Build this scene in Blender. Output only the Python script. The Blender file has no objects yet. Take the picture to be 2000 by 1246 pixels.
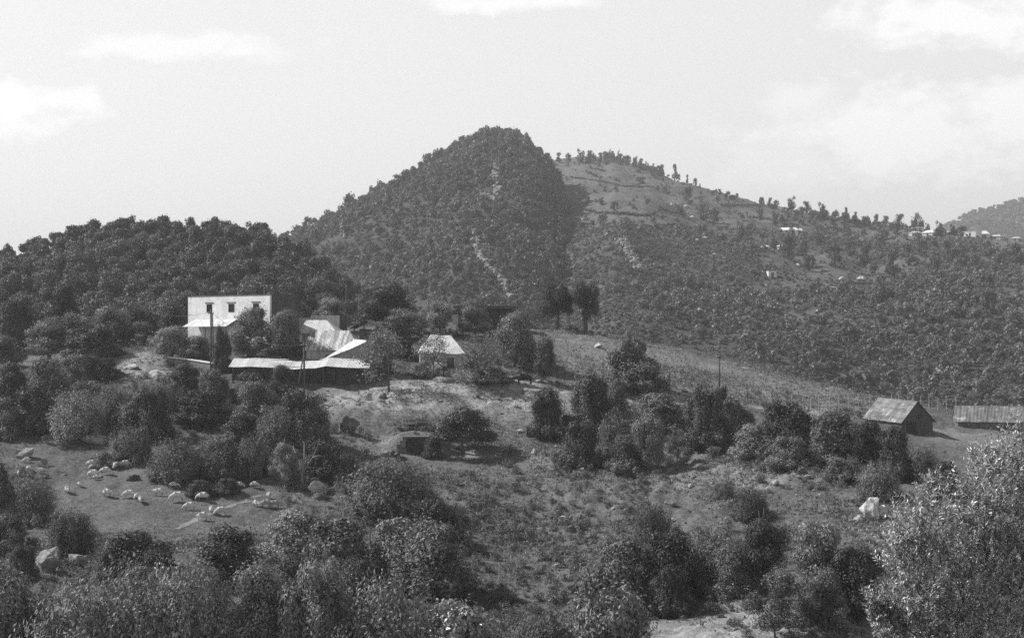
import bpy, math, random
import numpy as np
from mathutils import Vector, Matrix, Euler
rng = np.random.default_rng(7)
random.seed(7)
F, CX, HY = 3172.0, 1000.0, 640.0        # focal length in photo pixels, centre column, eye-level row
SUN_EL, SUN_AZ = math.radians(42), (-0.96, 0.28)   # towards the sun, horizontal part
scene = bpy.context.scene
col = scene.collection

# ------------------------------------------------------------------ helpers
def link(o):
    col.objects.link(o); return o

def tag(o, label=None, cat=None, group=None, kind=None):
    if label: o['label'] = label
    if cat: o['category'] = cat
    if group: o['group'] = group
    if kind: o['kind'] = kind
    return o

def empty(name, loc, rz=0.0):
    o = bpy.data.objects.new(name, None)
    o.empty_display_size = 0.3
    o.location = loc; o.rotation_euler = (0, 0, rz)
    return link(o)

def mesh_obj(name, me, parent=None, loc=(0, 0, 0), rz=0.0):
    o = bpy.data.objects.new(name, me)
    o.location = loc; o.rotation_euler = (0, 0, rz)
    if parent is not None: o.parent = parent
    return link(o)

def np_mesh(name, V, Q, mats, smooth=False, midx=None):
    """mesh from arrays: V (n,3), Q (m,k) all faces of k corners"""
    V = np.asarray(V, dtype=np.float32); Q = np.asarray(Q, dtype=np.int32)
    me = bpy.data.meshes.new(name)
    me.vertices.add(len(V)); me.vertices.foreach_set('co', V.ravel())
    k = Q.shape[1]
    me.loops.add(Q.size); me.loops.foreach_set('vertex_index', Q.ravel())
    me.polygons.add(len(Q))
    me.polygons.foreach_set('loop_start', np.arange(0, Q.size, k, dtype=np.int32))
    if smooth: me.polygons.foreach_set('use_smooth', np.ones(len(Q), dtype=bool))
    for m in (mats if isinstance(mats, (list, tuple)) else [mats]): me.materials.append(m)
    if midx is not None: me.polygons.foreach_set('material_index', np.asarray(midx, dtype=np.int32))
    me.update(calc_edges=True); me.validate()
    return me

class MB:
    """collects boxes, prisms and tubes into one mesh"""
    def __init__(s): s.v = []; s.f = []
    def add(s, vs, fs):
        n = len(s.v); s.v += [tuple(p) for p in vs]; s.f += [tuple(i + n for i in f) for f in fs]; return s
    def box(s, x0, x1, y0, y1, z0, z1):
        vs = [(x0,y0,z0),(x1,y0,z0),(x1,y1,z0),(x0,y1,z0),(x0,y0,z1),(x1,y0,z1),(x1,y1,z1),(x0,y1,z1)]
        return s.add(vs, [(0,3,2,1),(4,5,6,7),(0,1,5,4),(1,2,6,5),(2,3,7,6),(3,0,4,7)])
    def slab(s, quad, t):
        """thick sheet: polygon of 3-D points, thickness t downwards"""
        n = len(quad)
        vs = [tuple(p) for p in quad] + [(p[0], p[1], p[2] - t) for p in quad]
        fs = [tuple(range(n)), tuple(range(2*n - 1, n - 1, -1))]
        fs += [(i, i + n, (i + 1) % n + n, (i + 1) % n) for i in range(n)]
        return s.add(vs, fs)
    def prism_y(s, poly, y0, y1):
        """polygon in x,z extruded along y"""
        n = len(poly)
        vs = [(x, y0, z) for x, z in poly] + [(x, y1, z) for x, z in poly]
        fs = [tuple(range(n)), tuple(range(2*n - 1, n - 1, -1))]
        fs += [(i, i + n, (i + 1) % n + n, (i + 1) % n) for i in range(n)]
        return s.add(vs, fs)
    def tube(s, pts, rad, k=6):
        pts = [Vector(p) for p in pts]; rings = []
        for i, p in enumerate(pts):
            d = (pts[min(i+1, len(pts)-1)] - pts[max(i-1, 0)]).normalized()
            a = d.orthogonal().normalized(); b = d.cross(a)
            r = rad[i] if isinstance(rad, (list, tuple)) else rad
            rings.append([p + a*(r*math.cos(2*math.pi*j/k)) + b*(r*math.sin(2*math.pi*j/k)) for j in range(k)])
        vs = [q for r in rings for q in r]; fs = []
        for i in range(len(pts) - 1):
            for j in range(k):
                fs.append((i*k + j, i*k + (j+1) % k, (i+1)*k + (j+1) % k, (i+1)*k + j))
        fs.append(tuple(range(k-1, -1, -1))); fs.append(tuple((len(pts)-1)*k + j for j in range(k)))
        return s.add(vs, fs)
    def mesh(s, name, mat, smooth=False):
        me = bpy.data.meshes.new(name); me.from_pydata(s.v, [], s.f)
        me.materials.append(mat)
        if smooth: me.polygons.foreach_set('use_smooth', np.ones(len(me.polygons), dtype=bool))
        me.update(); return me
    def build(s, name, mat, parent=None, loc=(0,0,0), rz=0.0, smooth=False):
        return mesh_obj(name, s.mesh(name, mat, smooth), parent, loc, rz)

# ------------------------------------------------------------------ noise (numpy)
def _hash(ix, iy, seed):
    h = (ix.astype(np.int64) * 374761393 + iy.astype(np.int64) * 668265263 + seed * 974711) & 0x7fffffff
    h = ((h ^ (h >> 13)) * 1274126177) & 0x7fffffff
    return ((h ^ (h >> 16)) & 0xffff) / 65535.0

def vnoise(x, y, seed=0):
    x = np.asarray(x, dtype=float); y = np.asarray(y, dtype=float)
    ix = np.floor(x); iy = np.floor(y); fx = x - ix; fy = y - iy
    fx = fx*fx*(3 - 2*fx); fy = fy*fy*(3 - 2*fy)
    a = _hash(ix, iy, seed); b = _hash(ix+1, iy, seed); c = _hash(ix, iy+1, seed); d = _hash(ix+1, iy+1, seed)
    return (a*(1-fx) + b*fx)*(1-fy) + (c*(1-fx) + d*fx)*fy - 0.5

def fbm(x, y, seed=0, oct=4):
    t = 0; a = 1.0; f = 1.0
    for i in range(oct):
        t = t + a*vnoise(x*f + 13.7*i, y*f - 7.1*i, seed + i); a *= 0.5; f *= 2.03
    return t

# ------------------------------------------------------------------ materials (a black and white photograph: everything is grey)
def new_mat(name):
    m = bpy.data.materials.new(name); m.use_nodes = True
    nt = m.node_tree; nt.nodes.clear()
    out = nt.nodes.new('ShaderNodeOutputMaterial')
    return m, nt, out

def N(nt, t, **kw):
    n = nt.nodes.new(t)
    for k, v in kw.items():
        if k in n.inputs: n.inputs[k].default_value = v
        else: setattr(n, k, v)
    return n

def ramp(nt, src, stops):
    r = nt.nodes.new('ShaderNodeValToRGB'); e = r.color_ramp.elements
    while len(e) < len(stops): e.new(0.5)
    for i, (p, c) in enumerate(stops):
        e[i].position = p; e[i].color = (c, c, c, 1)
    nt.links.new(src, r.inputs['Fac']); return r.outputs['Color']

def mix(nt, fac, a, b, mode='MIX'):
    m = nt.nodes.new('ShaderNodeMix'); m.data_type = 'RGBA'; m.blend_type = mode
    for k, val in ((0, fac), (6, a), (7, b)):
        sock = m.inputs[k]
        if hasattr(val, 'is_output'): nt.links.new(val, sock)
        elif isinstance(val, (int, float)): sock.default_value = val if k == 0 else (val, val, val, 1)
    return m.outputs[2]

def noise_out(nt, scale, detail=4, rough=0.6, coord='Object', stretch=None):
    tc = nt.nodes.new('ShaderNodeTexCoord'); src = tc.outputs[coord]
    if coord == 'World':
        pass
    if stretch:
        mp = nt.nodes.new('ShaderNodeMapping'); mp.inputs['Scale'].default_value = stretch
        nt.links.new(src, mp.inputs['Vector']); src = mp.outputs['Vector']
    n = N(nt, 'ShaderNodeTexNoise', Scale=scale, Detail=detail, Roughness=rough)
    nt.links.new(src, n.inputs['Vector']); return n.outputs['Fac']

def leaf_mat(name, lo, hi, trans=0.22, rough=0.55, spec=0.25, nscale=2.2, nlo=0.6, nhi=1.35):
    m, nt, out = new_mat(name)
    g = nt.nodes.new('ShaderNodeNewGeometry'); oi = nt.nodes.new('ShaderNodeObjectInfo')
    c = ramp(nt, g.outputs['Random Per Island'], [(0.0, lo), (0.6, (lo+hi)/2), (1.0, hi)])
    v = ramp(nt, oi.outputs['Random'], [(0.0, 0.72), (1.0, 1.28)])
    nv = ramp(nt, noise_out(nt, nscale, 3), [(0.32, nlo), (0.68, nhi)])
    c = mix(nt, 1.0, c, v, 'MULTIPLY'); c = mix(nt, 1.0, c, nv, 'MULTIPLY')
    p = N(nt, 'ShaderNodeBsdfPrincipled', Roughness=rough); p.inputs['Specular IOR Level'].default_value = spec
    t = N(nt, 'ShaderNodeBsdfTranslucent'); ms = N(nt, 'ShaderNodeMixShader', Fac=trans)
    nt.links.new(c, p.inputs['Base Color']); nt.links.new(c, t.inputs['Color'])
    nt.links.new(p.outputs[0], ms.inputs[1]); nt.links.new(t.outputs[0], ms.inputs[2])
    nt.links.new(ms.outputs[0], out.inputs['Surface']); return m

def rough_mat(name, stops, scale, rough=0.9, bump=0.0, bscale=None, stretch=None, detail=5, spec=0.2, streak=None):
    """matte surface whose grey comes from fractal noise; streak=(scale, stretch, dark factor) lays rust runs over it"""
    m, nt, out = new_mat(name)
    c = ramp(nt, noise_out(nt, scale, detail, 0.65, stretch=stretch), stops)
    if streak:
        s = ramp(nt, noise_out(nt, streak[0], 4, 0.6, stretch=streak[1]), [(0.44, 1.0), (0.6, streak[2])])
        c = mix(nt, 1.0, c, s, 'MULTIPLY')
    p = N(nt, 'ShaderNodeBsdfPrincipled', Roughness=rough); p.inputs['Specular IOR Level'].default_value = spec
    nt.links.new(c, p.inputs['Base Color'])
    if bump:
        b = N(nt, 'ShaderNodeBump', Strength=1.0, Distance=bump)
        nt.links.new(noise_out(nt, bscale or scale*3, 6, 0.7), b.inputs['Height']); nt.links.new(b.outputs[0], p.inputs['Normal'])
    nt.links.new(p.outputs[0], out.inputs['Surface']); return m

M = {}
M['leaf_dark']   = leaf_mat('dark_foliage', 0.04, 0.13, 0.12)
M['leaf_mid']    = leaf_mat('mid_foliage', 0.085, 0.25, 0.14)
M['leaf_pale']   = leaf_mat('pale_foliage', 0.14, 0.36, 0.16)
M['leaf_wood']   = leaf_mat('wood_foliage', 0.07, 0.20, 0.14)
M['leaf_far']    = leaf_mat('far_foliage', 0.10, 0.22, nscale=0.09, nlo=0.5, nhi=1.5)
M['leaf_scrub']  = leaf_mat('scrub_foliage', 0.12, 0.22, nscale=0.07, nlo=0.7, nhi=1.35)
M['leaf_glossy'] = leaf_mat('glossy_foliage', 0.14, 0.45, 0.15, 0.35, 0.6)
M['leaf_olive']  = leaf_mat('olive_foliage', 0.06, 0.80, 0.12, 0.38, 0.6)  # silvery leaves; the wide spread of greys also paints in highlights
M['grass_blade'] = leaf_mat('grass_blades', 0.08, 0.19, 0.25)
M['dry_blade']   = leaf_mat('dry_blades', 0.18, 0.42, 0.25)
M['bark']        = rough_mat('bark', [(0.3, 0.04), (0.7, 0.14)], 3.0, bump=0.03, stretch=(3, 3, 0.7))
M['pale_bark']   = rough_mat('pale_bark', [(0.3, 0.12), (0.7, 0.32)], 4.0, bump=0.02, stretch=(3, 3, 0.7))
M['rock']        = rough_mat('rock', [(0.3, 0.10), (0.48, 0.26), (0.72, 0.48)], 2.6, bump=0.25, bscale=4, detail=8)
M['dark_rock']   = rough_mat('dark_rock', [(0.3, 0.05), (0.5, 0.12), (0.75, 0.3)], 2.6, bump=0.25, bscale=4, detail=8)
M['pale_rock']   = rough_mat('pale_rock', [(0.3, 0.2), (0.46, 0.48), (0.75, 0.68)], 2.6, bump=0.2, bscale=4, detail=8)
M['whitewash']   = rough_mat('whitewash', [(0.28, 0.40), (0.44, 0.68), (0.8, 0.82)], 1.3, bump=0.05, bscale=4, detail=9, streak=(0.35, (1.6, 1.6, 0.5), 0.86))
M['plaster']     = rough_mat('plaster', [(0.25, 0.34), (0.5, 0.48), (0.8, 0.58)], 0.9, bump=0.02, bscale=6, streak=(1.2, (2.5, 2.5, 0.3), 0.75))
M['mud_wall']    = rough_mat('mud_wall', [(0.25, 0.10), (0.5, 0.17), (0.8, 0.25)], 1.4, bump=0.05, bscale=5)
M['stone_wall']  = rough_mat('stone_wall', [(0.3, 0.07), (0.5, 0.16), (0.75, 0.3)], 2.6, bump=0.12, bscale=3)
M['darkened_stone']  = rough_mat('darkened_stone', [(0.3, 0.02), (0.5, 0.05), (0.75, 0.11)], 2.6, bump=0.12, bscale=3)  # stone made near-black; the long shed's deep shade is put into this colour
M['white_metal'] = rough_mat('white_metal', [(0.25, 0.62), (0.5, 0.80), (0.8, 0.86)], 0.8, rough=0.45, spec=0.5, bump=0.015, bscale=3)
def sheet_mat(name, stops, pitch, streak=None, rough=0.45):
    # corrugated roofing: separate sheets of slightly different age, ribs down the slope, rust runs
    m, nt, out = new_mat(name); tc = nt.nodes.new('ShaderNodeTexCoord'); sx = nt.nodes.new('ShaderNodeSeparateXYZ'); nt.links.new(tc.outputs['Object'], sx.inputs[0])
    def mth(op, a, b):
        n = nt.nodes.new('ShaderNodeMath'); n.operation = op
        for i, v in enumerate((a, b)):
            if v is None: continue
            if isinstance(v, (int, float)): n.inputs[i].default_value = v
            else: nt.links.new(v, n.inputs[i])
        return n.outputs[0]
    cx = mth('FLOOR', mth('DIVIDE', sx.outputs[0], pitch), None); cy = mth('FLOOR', mth('DIVIDE', mth('ADD', sx.outputs[1], mth('MULTIPLY', cx, 0.7)), 2.1), None)
    cmb = nt.nodes.new('ShaderNodeCombineXYZ'); nt.links.new(cx, cmb.inputs[0]); nt.links.new(cy, cmb.inputs[1])
    wn = nt.nodes.new('ShaderNodeTexWhiteNoise'); wn.noise_dimensions = '2D'; nt.links.new(cmb.outputs[0], wn.inputs['Vector'])
    c = ramp(nt, noise_out(nt, 1.1, 6, 0.7), stops); c = mix(nt, 1.0, c, ramp(nt, wn.outputs['Value'], [(0.0, 0.8), (0.55, 0.97), (1.0, 1.0)]), 'MULTIPLY')
    if streak: c = mix(nt, 1.0, c, ramp(nt, noise_out(nt, streak[0], 4, 0.6, stretch=streak[1]), [(0.47, 1.0), (0.56, streak[2])]), 'MULTIPLY')
    fr = mth('FRACT', mth('DIVIDE', sx.outputs[0], pitch), None); c = mix(nt, 1.0, c, ramp(nt, fr, [(0.0, 0.72), (0.06, 0.74), (0.1, 1.0)]), 'MULTIPLY')
    p = N(nt, 'ShaderNodeBsdfPrincipled', Roughness=rough); p.inputs['Specular IOR Level'].default_value = 0.4
    b = N(nt, 'ShaderNodeBump', Strength=0.8, Distance=0.03); nt.links.new(mth('SINE', mth('MULTIPLY', sx.outputs[0], 40.0), None), b.inputs['Height'])
    nt.links.new(c, p.inputs['Base Color']); nt.links.new(b.outputs[0], p.inputs['Normal']); nt.links.new(p.outputs[0], out.inputs['Surface']); return m
M['white_sheet'] = sheet_mat('white_sheet', [(0.28, 0.55), (0.5, 0.76), (0.75, 0.84)], 0.86)
M['old_sheet'] = sheet_mat('old_sheet', [(0.28, 0.40), (0.5, 0.70), (0.75, 0.8)], 0.86, (0.9, (2.6, 0.16, 0.3), 0.45))
M['grey_sheet'] = sheet_mat('grey_sheet', [(0.3, 0.14), (0.5, 0.22), (0.58, 0.28), (0.64, 0.58)], 0.8, (1.2, (2.4, 0.2, 0.3), 0.7), 0.5)
M['tarpaulin'] = rough_mat('tarpaulin', [(0.25, 0.5), (0.45, 0.76), (0.8, 0.86)], 1.6, rough=0.6, bump=0.08, bscale=2.5, detail=7)
M['streaked_metal'] = rough_mat('streaked_metal', [(0.25, 0.62), (0.5, 0.78), (0.8, 0.85)], 0.8, rough=0.45, spec=0.5, streak=(1.0, (1.6, 0.22, 0.3), 0.42), bump=0.015, bscale=3)
M['rusty_metal'] = rough_mat('rusty_metal', [(0.3, 0.16), (0.52, 0.24), (0.60, 0.30), (0.66, 0.62)], 0.9, rough=0.5, spec=0.5, stretch=(2.2, 0.5, 0.5), bump=0.015, bscale=3)
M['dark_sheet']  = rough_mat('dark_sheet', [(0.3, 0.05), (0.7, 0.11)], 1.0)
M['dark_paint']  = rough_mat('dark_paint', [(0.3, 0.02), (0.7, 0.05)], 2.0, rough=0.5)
M['timber']      = rough_mat('timber', [(0.3, 0.05), (0.7, 0.14)], 3.0, stretch=(4, 4, 0.5))
M['pale_timber'] = rough_mat('pale_timber', [(0.3, 0.26), (0.7, 0.5)], 3.0, stretch=(4, 4, 0.5))
M['wool']        = rough_mat('wool', [(0.3, 0.50), (0.7, 0.74)], 6.0, bump=0.05, bscale=14)
M['dark_wool']  = rough_mat('dark_wool', [(0.3, 0.26), (0.7, 0.44)], 6.0, bump=0.05, bscale=14)
M['sheep_skin']  = rough_mat('sheep_skin', [(0.3, 0.15), (0.7, 0.3)], 8.0)
M['black_hide']  = rough_mat('black_hide', [(0.3, 0.008), (0.7, 0.02)], 4.0, rough=0.6)
M['wire']        = rough_mat('wire', [(0.3, 0.10), (0.7, 0.14)], 3.0, rough=0.5)
M['path']        = rough_mat('path_dirt', [(0.3, 0.15), (0.7, 0.30)], 1.2, bump=0.05, bscale=4)
m, nt, out = new_mat('window_glass')
p = N(nt, 'ShaderNodeBsdfPrincipled', Roughness=0.15); p.inputs['Base Color'].default_value = (0.015, 0.015, 0.015, 1)
nt.links.new(p.outputs[0], out.inputs['Surface']); M['glass'] = m
# ------------------------------------------------------------------ ground heights
CP = []   # control points of the near hillside: (photo column, photo row, distance)
for c in ((0,760,190),(200,760,190),(230,690,207),(100,700,215),(0,690,226),(330,742,195),(450,735,194),(500,800,182),(640,790,183),
          (640,860,170),(500,900,163),(300,860,170),(50,860,170),(300,970,152),(50,970,152),(200,1080,130),(60,1110,124),(100,1200,112),(300,1200,112),
          (500,1010,147),(680,757,190),(600,700,201),(430,697,204),(800,745,190),(900,720,199),(1000,745,190),(1000,765,187),(900,655,216),(985,647,235),
          (1000,850,174),(840,890,168),(1000,930,160),(850,980,151),(1000,1020,146),(700,1100,130),(1000,1100,134),(1000,1246,114),(700,1246,108),
          (500,1246,106),(1060,655,258),(1300,688,254),(1500,725,246),(1700,783,232),(1860,808,224),(2000,814,216),
          (1100,742,198),(1300,762,192),(1500,800,190),(1650,801,192),(1849,807,200),(1820,842,174),(1765,850,172),(1900,837,188),(2000,838,188),(1950,872,170),(1950,905,160),
          (1250,850,174),(1250,930,159),(1500,950,150),(1550,900,158),(1500,1050,135),(1300,1050,138),(1400,1200,112),(1650,1190,110),(1650,1000,138),
          (1850,960,146),(1850,1100,122),(1850,1246,108),(1200,1246,109),(1400,850,170),(1650,880,164),(1650,940,150)):
    CP.append(((c[0]-CX)/F*c[2], c[2], (HY-c[1])/F*c[2]))
for px, d, z in ((1300,290,-14),(1300,340,-30),(1500,285,-14),(1500,330,-30),(1860,245,-15),(2000,240,-15.5)):
    CP.append(((px-CX)/F*d, d, z))
for px in (-900, -400, 2400, 2900):
    for d, z in (((100,-21),(115,-19.5),(150,-14.5),(190,-7.5),(230,-3.5)) if px < 0 else ((100,-23),(115,-21.5),(150,-15.5),(190,-12),(230,-13))):
        CP.append(((px-CX)/F*d, d, z))
for px in (-900, -200, 300, 1000, 1700, 2300, 2900):
    for d, z in ((98,-23.2),(84,-25),(60,-20),(30,-10.5),(14,-5.2),(2,-2.0),(-20,-1)):
        CP.append(((px-CX)/F*max(d, 14), d, z))
    for d, z in ((262,-19),(300,-27),(340,-36)) if px >= 1700 else ((300,-9),(340,-24)) if px >= 700 else ((300,-4),(340,-8)):
        CP.append(((px-CX)/F*d, d, z))
CP = np.array(CP)
def _U(r2): return np.where(r2 > 1e-12, 0.5*r2*np.log(r2 + 1e-12), 0.0)
_P = CP[:, :2]/50.0; _n = len(CP)
_K = _U(((_P[:, None, :] - _P[None, :, :])**2).sum(-1)) + np.eye(_n)*0.002
_A = np.zeros((_n+3, _n+3)); _A[:_n, :_n] = _K; _A[:_n, _n] = 1; _A[:_n, _n+1:] = _P; _A[_n, :_n] = 1; _A[_n+1:, :_n] = _P.T
_W = np.linalg.solve(_A, np.concatenate([CP[:, 2], np.zeros(3)]))
def smooth01(t): t = np.clip(t, 0, 1); return t*t*(3-2*t)
def zbase(x, y):
    x = np.asarray(x, dtype=float); y = np.asarray(y, dtype=float); sh = x.shape
    q = np.stack([x.ravel(), y.ravel()], 1)/50.0; o = np.empty(len(q))
    for i in range(0, len(q), 20000):
        b = q[i:i+20000]; r2 = ((b[:, None, :] - _P[None])**2).sum(-1)
        o[i:i+20000] = _U(r2) @ _W[:_n] + _W[_n] + b @ _W[_n+1:]
    return o.reshape(sh)
def zground(x, y, detail=True):
    x = np.asarray(x, dtype=float); y = np.asarray(y, dtype=float)
    z = zbase(np.clip(x, -1.2*np.maximum(y, 30), 1.2*np.maximum(y, 30)), np.clip(y, -20, 340))
    z = z + smooth01((y-330)/500)*(-38 - z)
    if detail:
        near = smooth01((y-40)/60)*(1 - smooth01((y-285)/40))
        rough = 0.45 + 1.1*smooth01(vnoise(x/17, y/17, 3)*1.6 + 0.5)
        z = z + near*rough*(0.9*vnoise(x/9, y/9, 11)*0.35 + 0.42*vnoise(x/2.6, y/2.6, 5) + 0.28*vnoise(x/1.1, y/1.1, 6) + 0.10*vnoise(x/0.5, y/0.5, 8))
        # sheep tracks: small steps along the contour of the middle slope
        tr = np.exp(-((x-12)/20)**2 - ((y-150)/17)**2)
        s = (z*1.35 + 1.4*vnoise(x/8, y/8, 21)); s = s - np.floor(s)
        z = z + tr*0.55*np.where(s < 0.75, s/0.75, (1-s)/0.25) - tr*0.27
    return z
SHELTER = None
def zground(x, y, detail=True, _z=zground):
    z = _z(x, y, detail)
    if SHELTER is not None:      # earth bank the stone shelter is dug into
        sx, sy = SHELTER; y = np.asarray(y, dtype=float); x = np.asarray(x, dtype=float)
        z = z + 1.95*smooth01((y-sy-0.4)/0.6)*np.exp(-((x-sx)/2.9)**4)*np.exp(-np.maximum(y-sy-1.5, 0)/3.2)
    return z
def hit(px, py, zf=None, d0=95.0, d1=276.0, step=0.25):
    """where the line of sight through a photo pixel meets a surface"""
    zf = zf or zground; d = np.arange(d0, d1, step); x = (px-CX)/F*d
    row = HY - F*zf(x, d)/d
    k = np.nonzero(row <= py)[0]
    i = k[0] if len(k) else int(np.argmin(row))
    return Vector((float(x[i]), float(d[i]), float(HY-row[i])/F*float(d[i])))
def ground_at(px, d):
    x = (px-CX)/F*d; return Vector((x, d, float(zground(np.array([x]), np.array([d]))[0])))

# ------------------------------------------------------------------ hill heights
SK_L = np.array([(-900,560),(-400,545),(-150,530),(0,514),(60,500),(150,474),(200,459),(250,455),(300,460),(430,463),(500,468),(545,482),(600,512),(650,552),(700,590),(760,630),(830,680),(900,740)], float)
SK_M = np.array([(250,640),(400,545),(470,500),(540,468),(640,429),(700,393),(800,340),(900,280),(950,262),(985,258),(1030,274),(1060,305),(1090,345),(1115,405),(1140,470),(1165,540),(1190,620),(1230,720)], float)
SK_R = np.array([(900,350),(1020,322),(1080,312),(1130,306),(1200,308),(1270,330),(1310,350),(1400,376),(1500,400),(1600,422),(1700,438),(1800,449),(1900,462),(2000,470),(2200,490),(2700,540)], float)
SK_F = np.array([(1600,560),(1750,500),(1850,440),(1900,418),(2000,391),(2150,355),(2400,330),(2700,340)], float)
def make_hill(sk, dr, db, zb, seed, amp, fall=0.45, bulge=0.22):
    def zf(x, y):
        x = np.asarray(x, dtype=float); y = np.asarray(y, dtype=float)
        px = CX + F*x/np.maximum(y, 1)
        R = np.interp(px, dr[0], dr[1]); B = np.interp(px, db[0], db[1]); zr = (HY - np.interp(px, sk[:, 0], sk[:, 1]))/F*R
        t = (y-B)/(R-B); tc = np.clip(t, 0, 1)
        z = zb + (zr-zb)*(tc + bulge*tc*(1-tc)) + np.minimum(t, 0)*(zr-zb)*1.2 - np.maximum(y-R, 0)*fall
        w = np.clip(4*tc*(1-tc), 0, 1)
        return z + amp*w*(fbm(x/60, y/90, seed, 4)) + amp*0.12*fbm(x/14, y/14, seed+9, 3)
    return zf
z_left  = make_hill(SK_L, ([-900, 800], [400, 385]), ([-900, 0, 300, 800], [232, 236, 240, 262]), -5.0, 31, 6.0)
z_mount = make_hill(SK_M, ([250, 700, 985, 1230], [760, 830, 930, 860]), ([250, 1230], [420, 430]), -22.0, 41, 16.0)
z_right = make_hill(SK_R, ([900, 1130, 1500, 1900, 2700], [1300, 1280, 1050, 820, 800]), ([900, 1040, 1200, 2700], [470, 420, 330, 330]), -24.0, 51, 14.0)
z_far   = make_hill(SK_F, ([1600, 2700], [2700, 2700]), ([1600, 2700], [1500, 1500]), -40.0, 61, 30.0)

def ground_mat():
    m, nt, out = new_mat('ground_turf')
    geo = nt.nodes.new('ShaderNodeNewGeometry')
    def nz(sc, det=5, r=0.6, stretch=None):
        v = geo.outputs['Position']
        if stretch:
            mp = nt.nodes.new('ShaderNodeMapping'); mp.inputs['Scale'].default_value = stretch
            nt.links.new(v, mp.inputs['Vector']); v = mp.outputs['Vector']
        n = N(nt, 'ShaderNodeTexNoise', Scale=sc, Detail=det, Roughness=r); nt.links.new(v, n.inputs['Vector']); return n.outputs['Fac']
    c = ramp(nt, nz(1.7, 6, 0.7), [(0.28, 0.06), (0.5, 0.115), (0.72, 0.20)])
    c = mix(nt, ramp(nt, nz(0.16, 4), [(0.42, 0.0), (0.64, 0.75)]), c, ramp(nt, nz(2.5, 6, 0.7), [(0.3, 0.10), (0.7, 0.25)]))
    at = nt.nodes.new('ShaderNodeAttribute'); at.attribute_name = 'dirt'
    dm = nt.nodes.new('ShaderNodeMath'); dm.operation = 'MULTIPLY'; nt.links.new(at.outputs['Fac'], dm.inputs[0])
    nt.links.new(ramp(nt, nz(0.9, 6, 0.7), [(0.30, 0.2), (0.55, 1.0)]), dm.inputs[1])
    c = mix(nt, dm.outputs[0], c, ramp(nt, nz(1.6, 6, 0.7), [(0.3, 0.24), (0.5, 0.38), (0.72, 0.55)]))
    c = mix(nt, 1.0, c, ramp(nt, nz(6.0, 3), [(0.3, 0.7), (0.7, 1.25)]), 'MULTIPLY')
    p = N(nt, 'ShaderNodeBsdfPrincipled', Roughness=0.95); p.inputs['Specular IOR Level'].default_value = 0.1
    b = N(nt, 'ShaderNodeBump', Strength=1.0, Distance=0.15); nt.links.new(nz(3.2, 6, 0.7), b.inputs['Height'])
    nt.links.new(c, p.inputs['Base Color']); nt.links.new(b.outputs[0], p.inputs['Normal']); nt.links.new(p.outputs[0], out.inputs['Surface'])
    return m
def hill_mat(name, stops, scale, patch=None):
    m, nt, out = new_mat(name)
    geo = nt.nodes.new('ShaderNodeNewGeometry')
    def nz(sc, det=5, r=0.65):
        n = N(nt, 'ShaderNodeTexNoise', Scale=sc, Detail=det, Roughness=r); nt.links.new(geo.outputs['Position'], n.inputs['Vector']); return n.outputs['Fac']
    c = ramp(nt, nz(scale), stops)
    if patch:
        c2 = ramp(nt, nz(scale*2.2), patch)
        at = nt.nodes.new('ShaderNodeAttribute'); at.attribute_name = 'field'
        c = mix(nt, at.outputs['Fac'], c, c2)
    c = mix(nt, 1.0, c, ramp(nt, nz(scale*6, 3), [(0.3, 0.7), (0.7, 1.3)]), 'MULTIPLY')
    p = N(nt, 'ShaderNodeBsdfPrincipled', Roughness=0.95); p.inputs['Specular IOR Level'].default_value = 0.1
    b = N(nt, 'ShaderNodeBump', Strength=1.0, Distance=0.8); nt.links.new(nz(scale*3), b.inputs['Height'])
    nt.links.new(c, p.inputs['Base Color']); nt.links.new(b.outputs[0], p.inputs['Normal']); nt.links.new(p.outputs[0], out.inputs['Surface'])
    return m
def sheet(name, zf, pxs, ds, mat, attr=None):
    """a heightfield sheet on a fan-shaped grid (real coordinates in metres)"""
    PX, D = np.meshgrid(pxs, ds); X = (PX-CX)/F*D; Z = zf(X, D)
    V = np.stack([X.ravel(), D.ravel(), Z.ravel()], 1)
    ny, nx = PX.shape; i = np.arange(ny*nx).reshape(ny, nx)
    Q = np.stack([i[:-1, :-1].ravel(), i[:-1, 1:].ravel(), i[1:, 1:].ravel(), i[1:, :-1].ravel()], 1)
    me = np_mesh(name, V, Q, mat, smooth=True)
    if attr:
        a = me.attributes.new(attr[0], 'FLOAT', 'POINT'); a.data.foreach_set('value', attr[1](X, D).ravel().astype(np.float32))
    o = mesh_obj(name, me); o['kind'] = 'structure'; return o
DIRT = []   # bare-earth patches of the near hillside (photo column, row, half width, half depth in metres, strength)
for px, py, a, b, s in ((900,762,19,6,0.85),(700,775,6,3,0.8),(1030,755,5,3,0.9),(1000,800,9,5,0.45),(255,715,3.5,6,0.8),(120,1195,2.6,4,0.9),(90,1085,2.5,4,0.7),(1290,770,6,3,0.9),(1540,800,6,3,0.8),
                        (1650,812,8,3,0.7),(1480,1215,9,4,0.8),(1650,1200,7,4,0.9),(770,880,4,3,0.3),(900,890,5,2,0.6),(1480,920,9,6,0.35),(330,735,5,3,0.6),(1900,850,7,6,0.45),(1100,905,5,3,0.4),(1370,870,5,3,0.6),(1150,690,6,22,0.35),(1300,715,8,20,0.35),(1450,745,8,18,0.35),(1600,770,7,14,0.35)):
    h = hit(px, py); DIRT.append((h.x, h.y, a, b, s))
_p = hit(812, 889); SHELTER = (_p.x, _p.y); SHELTER_Z = _p.z
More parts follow.
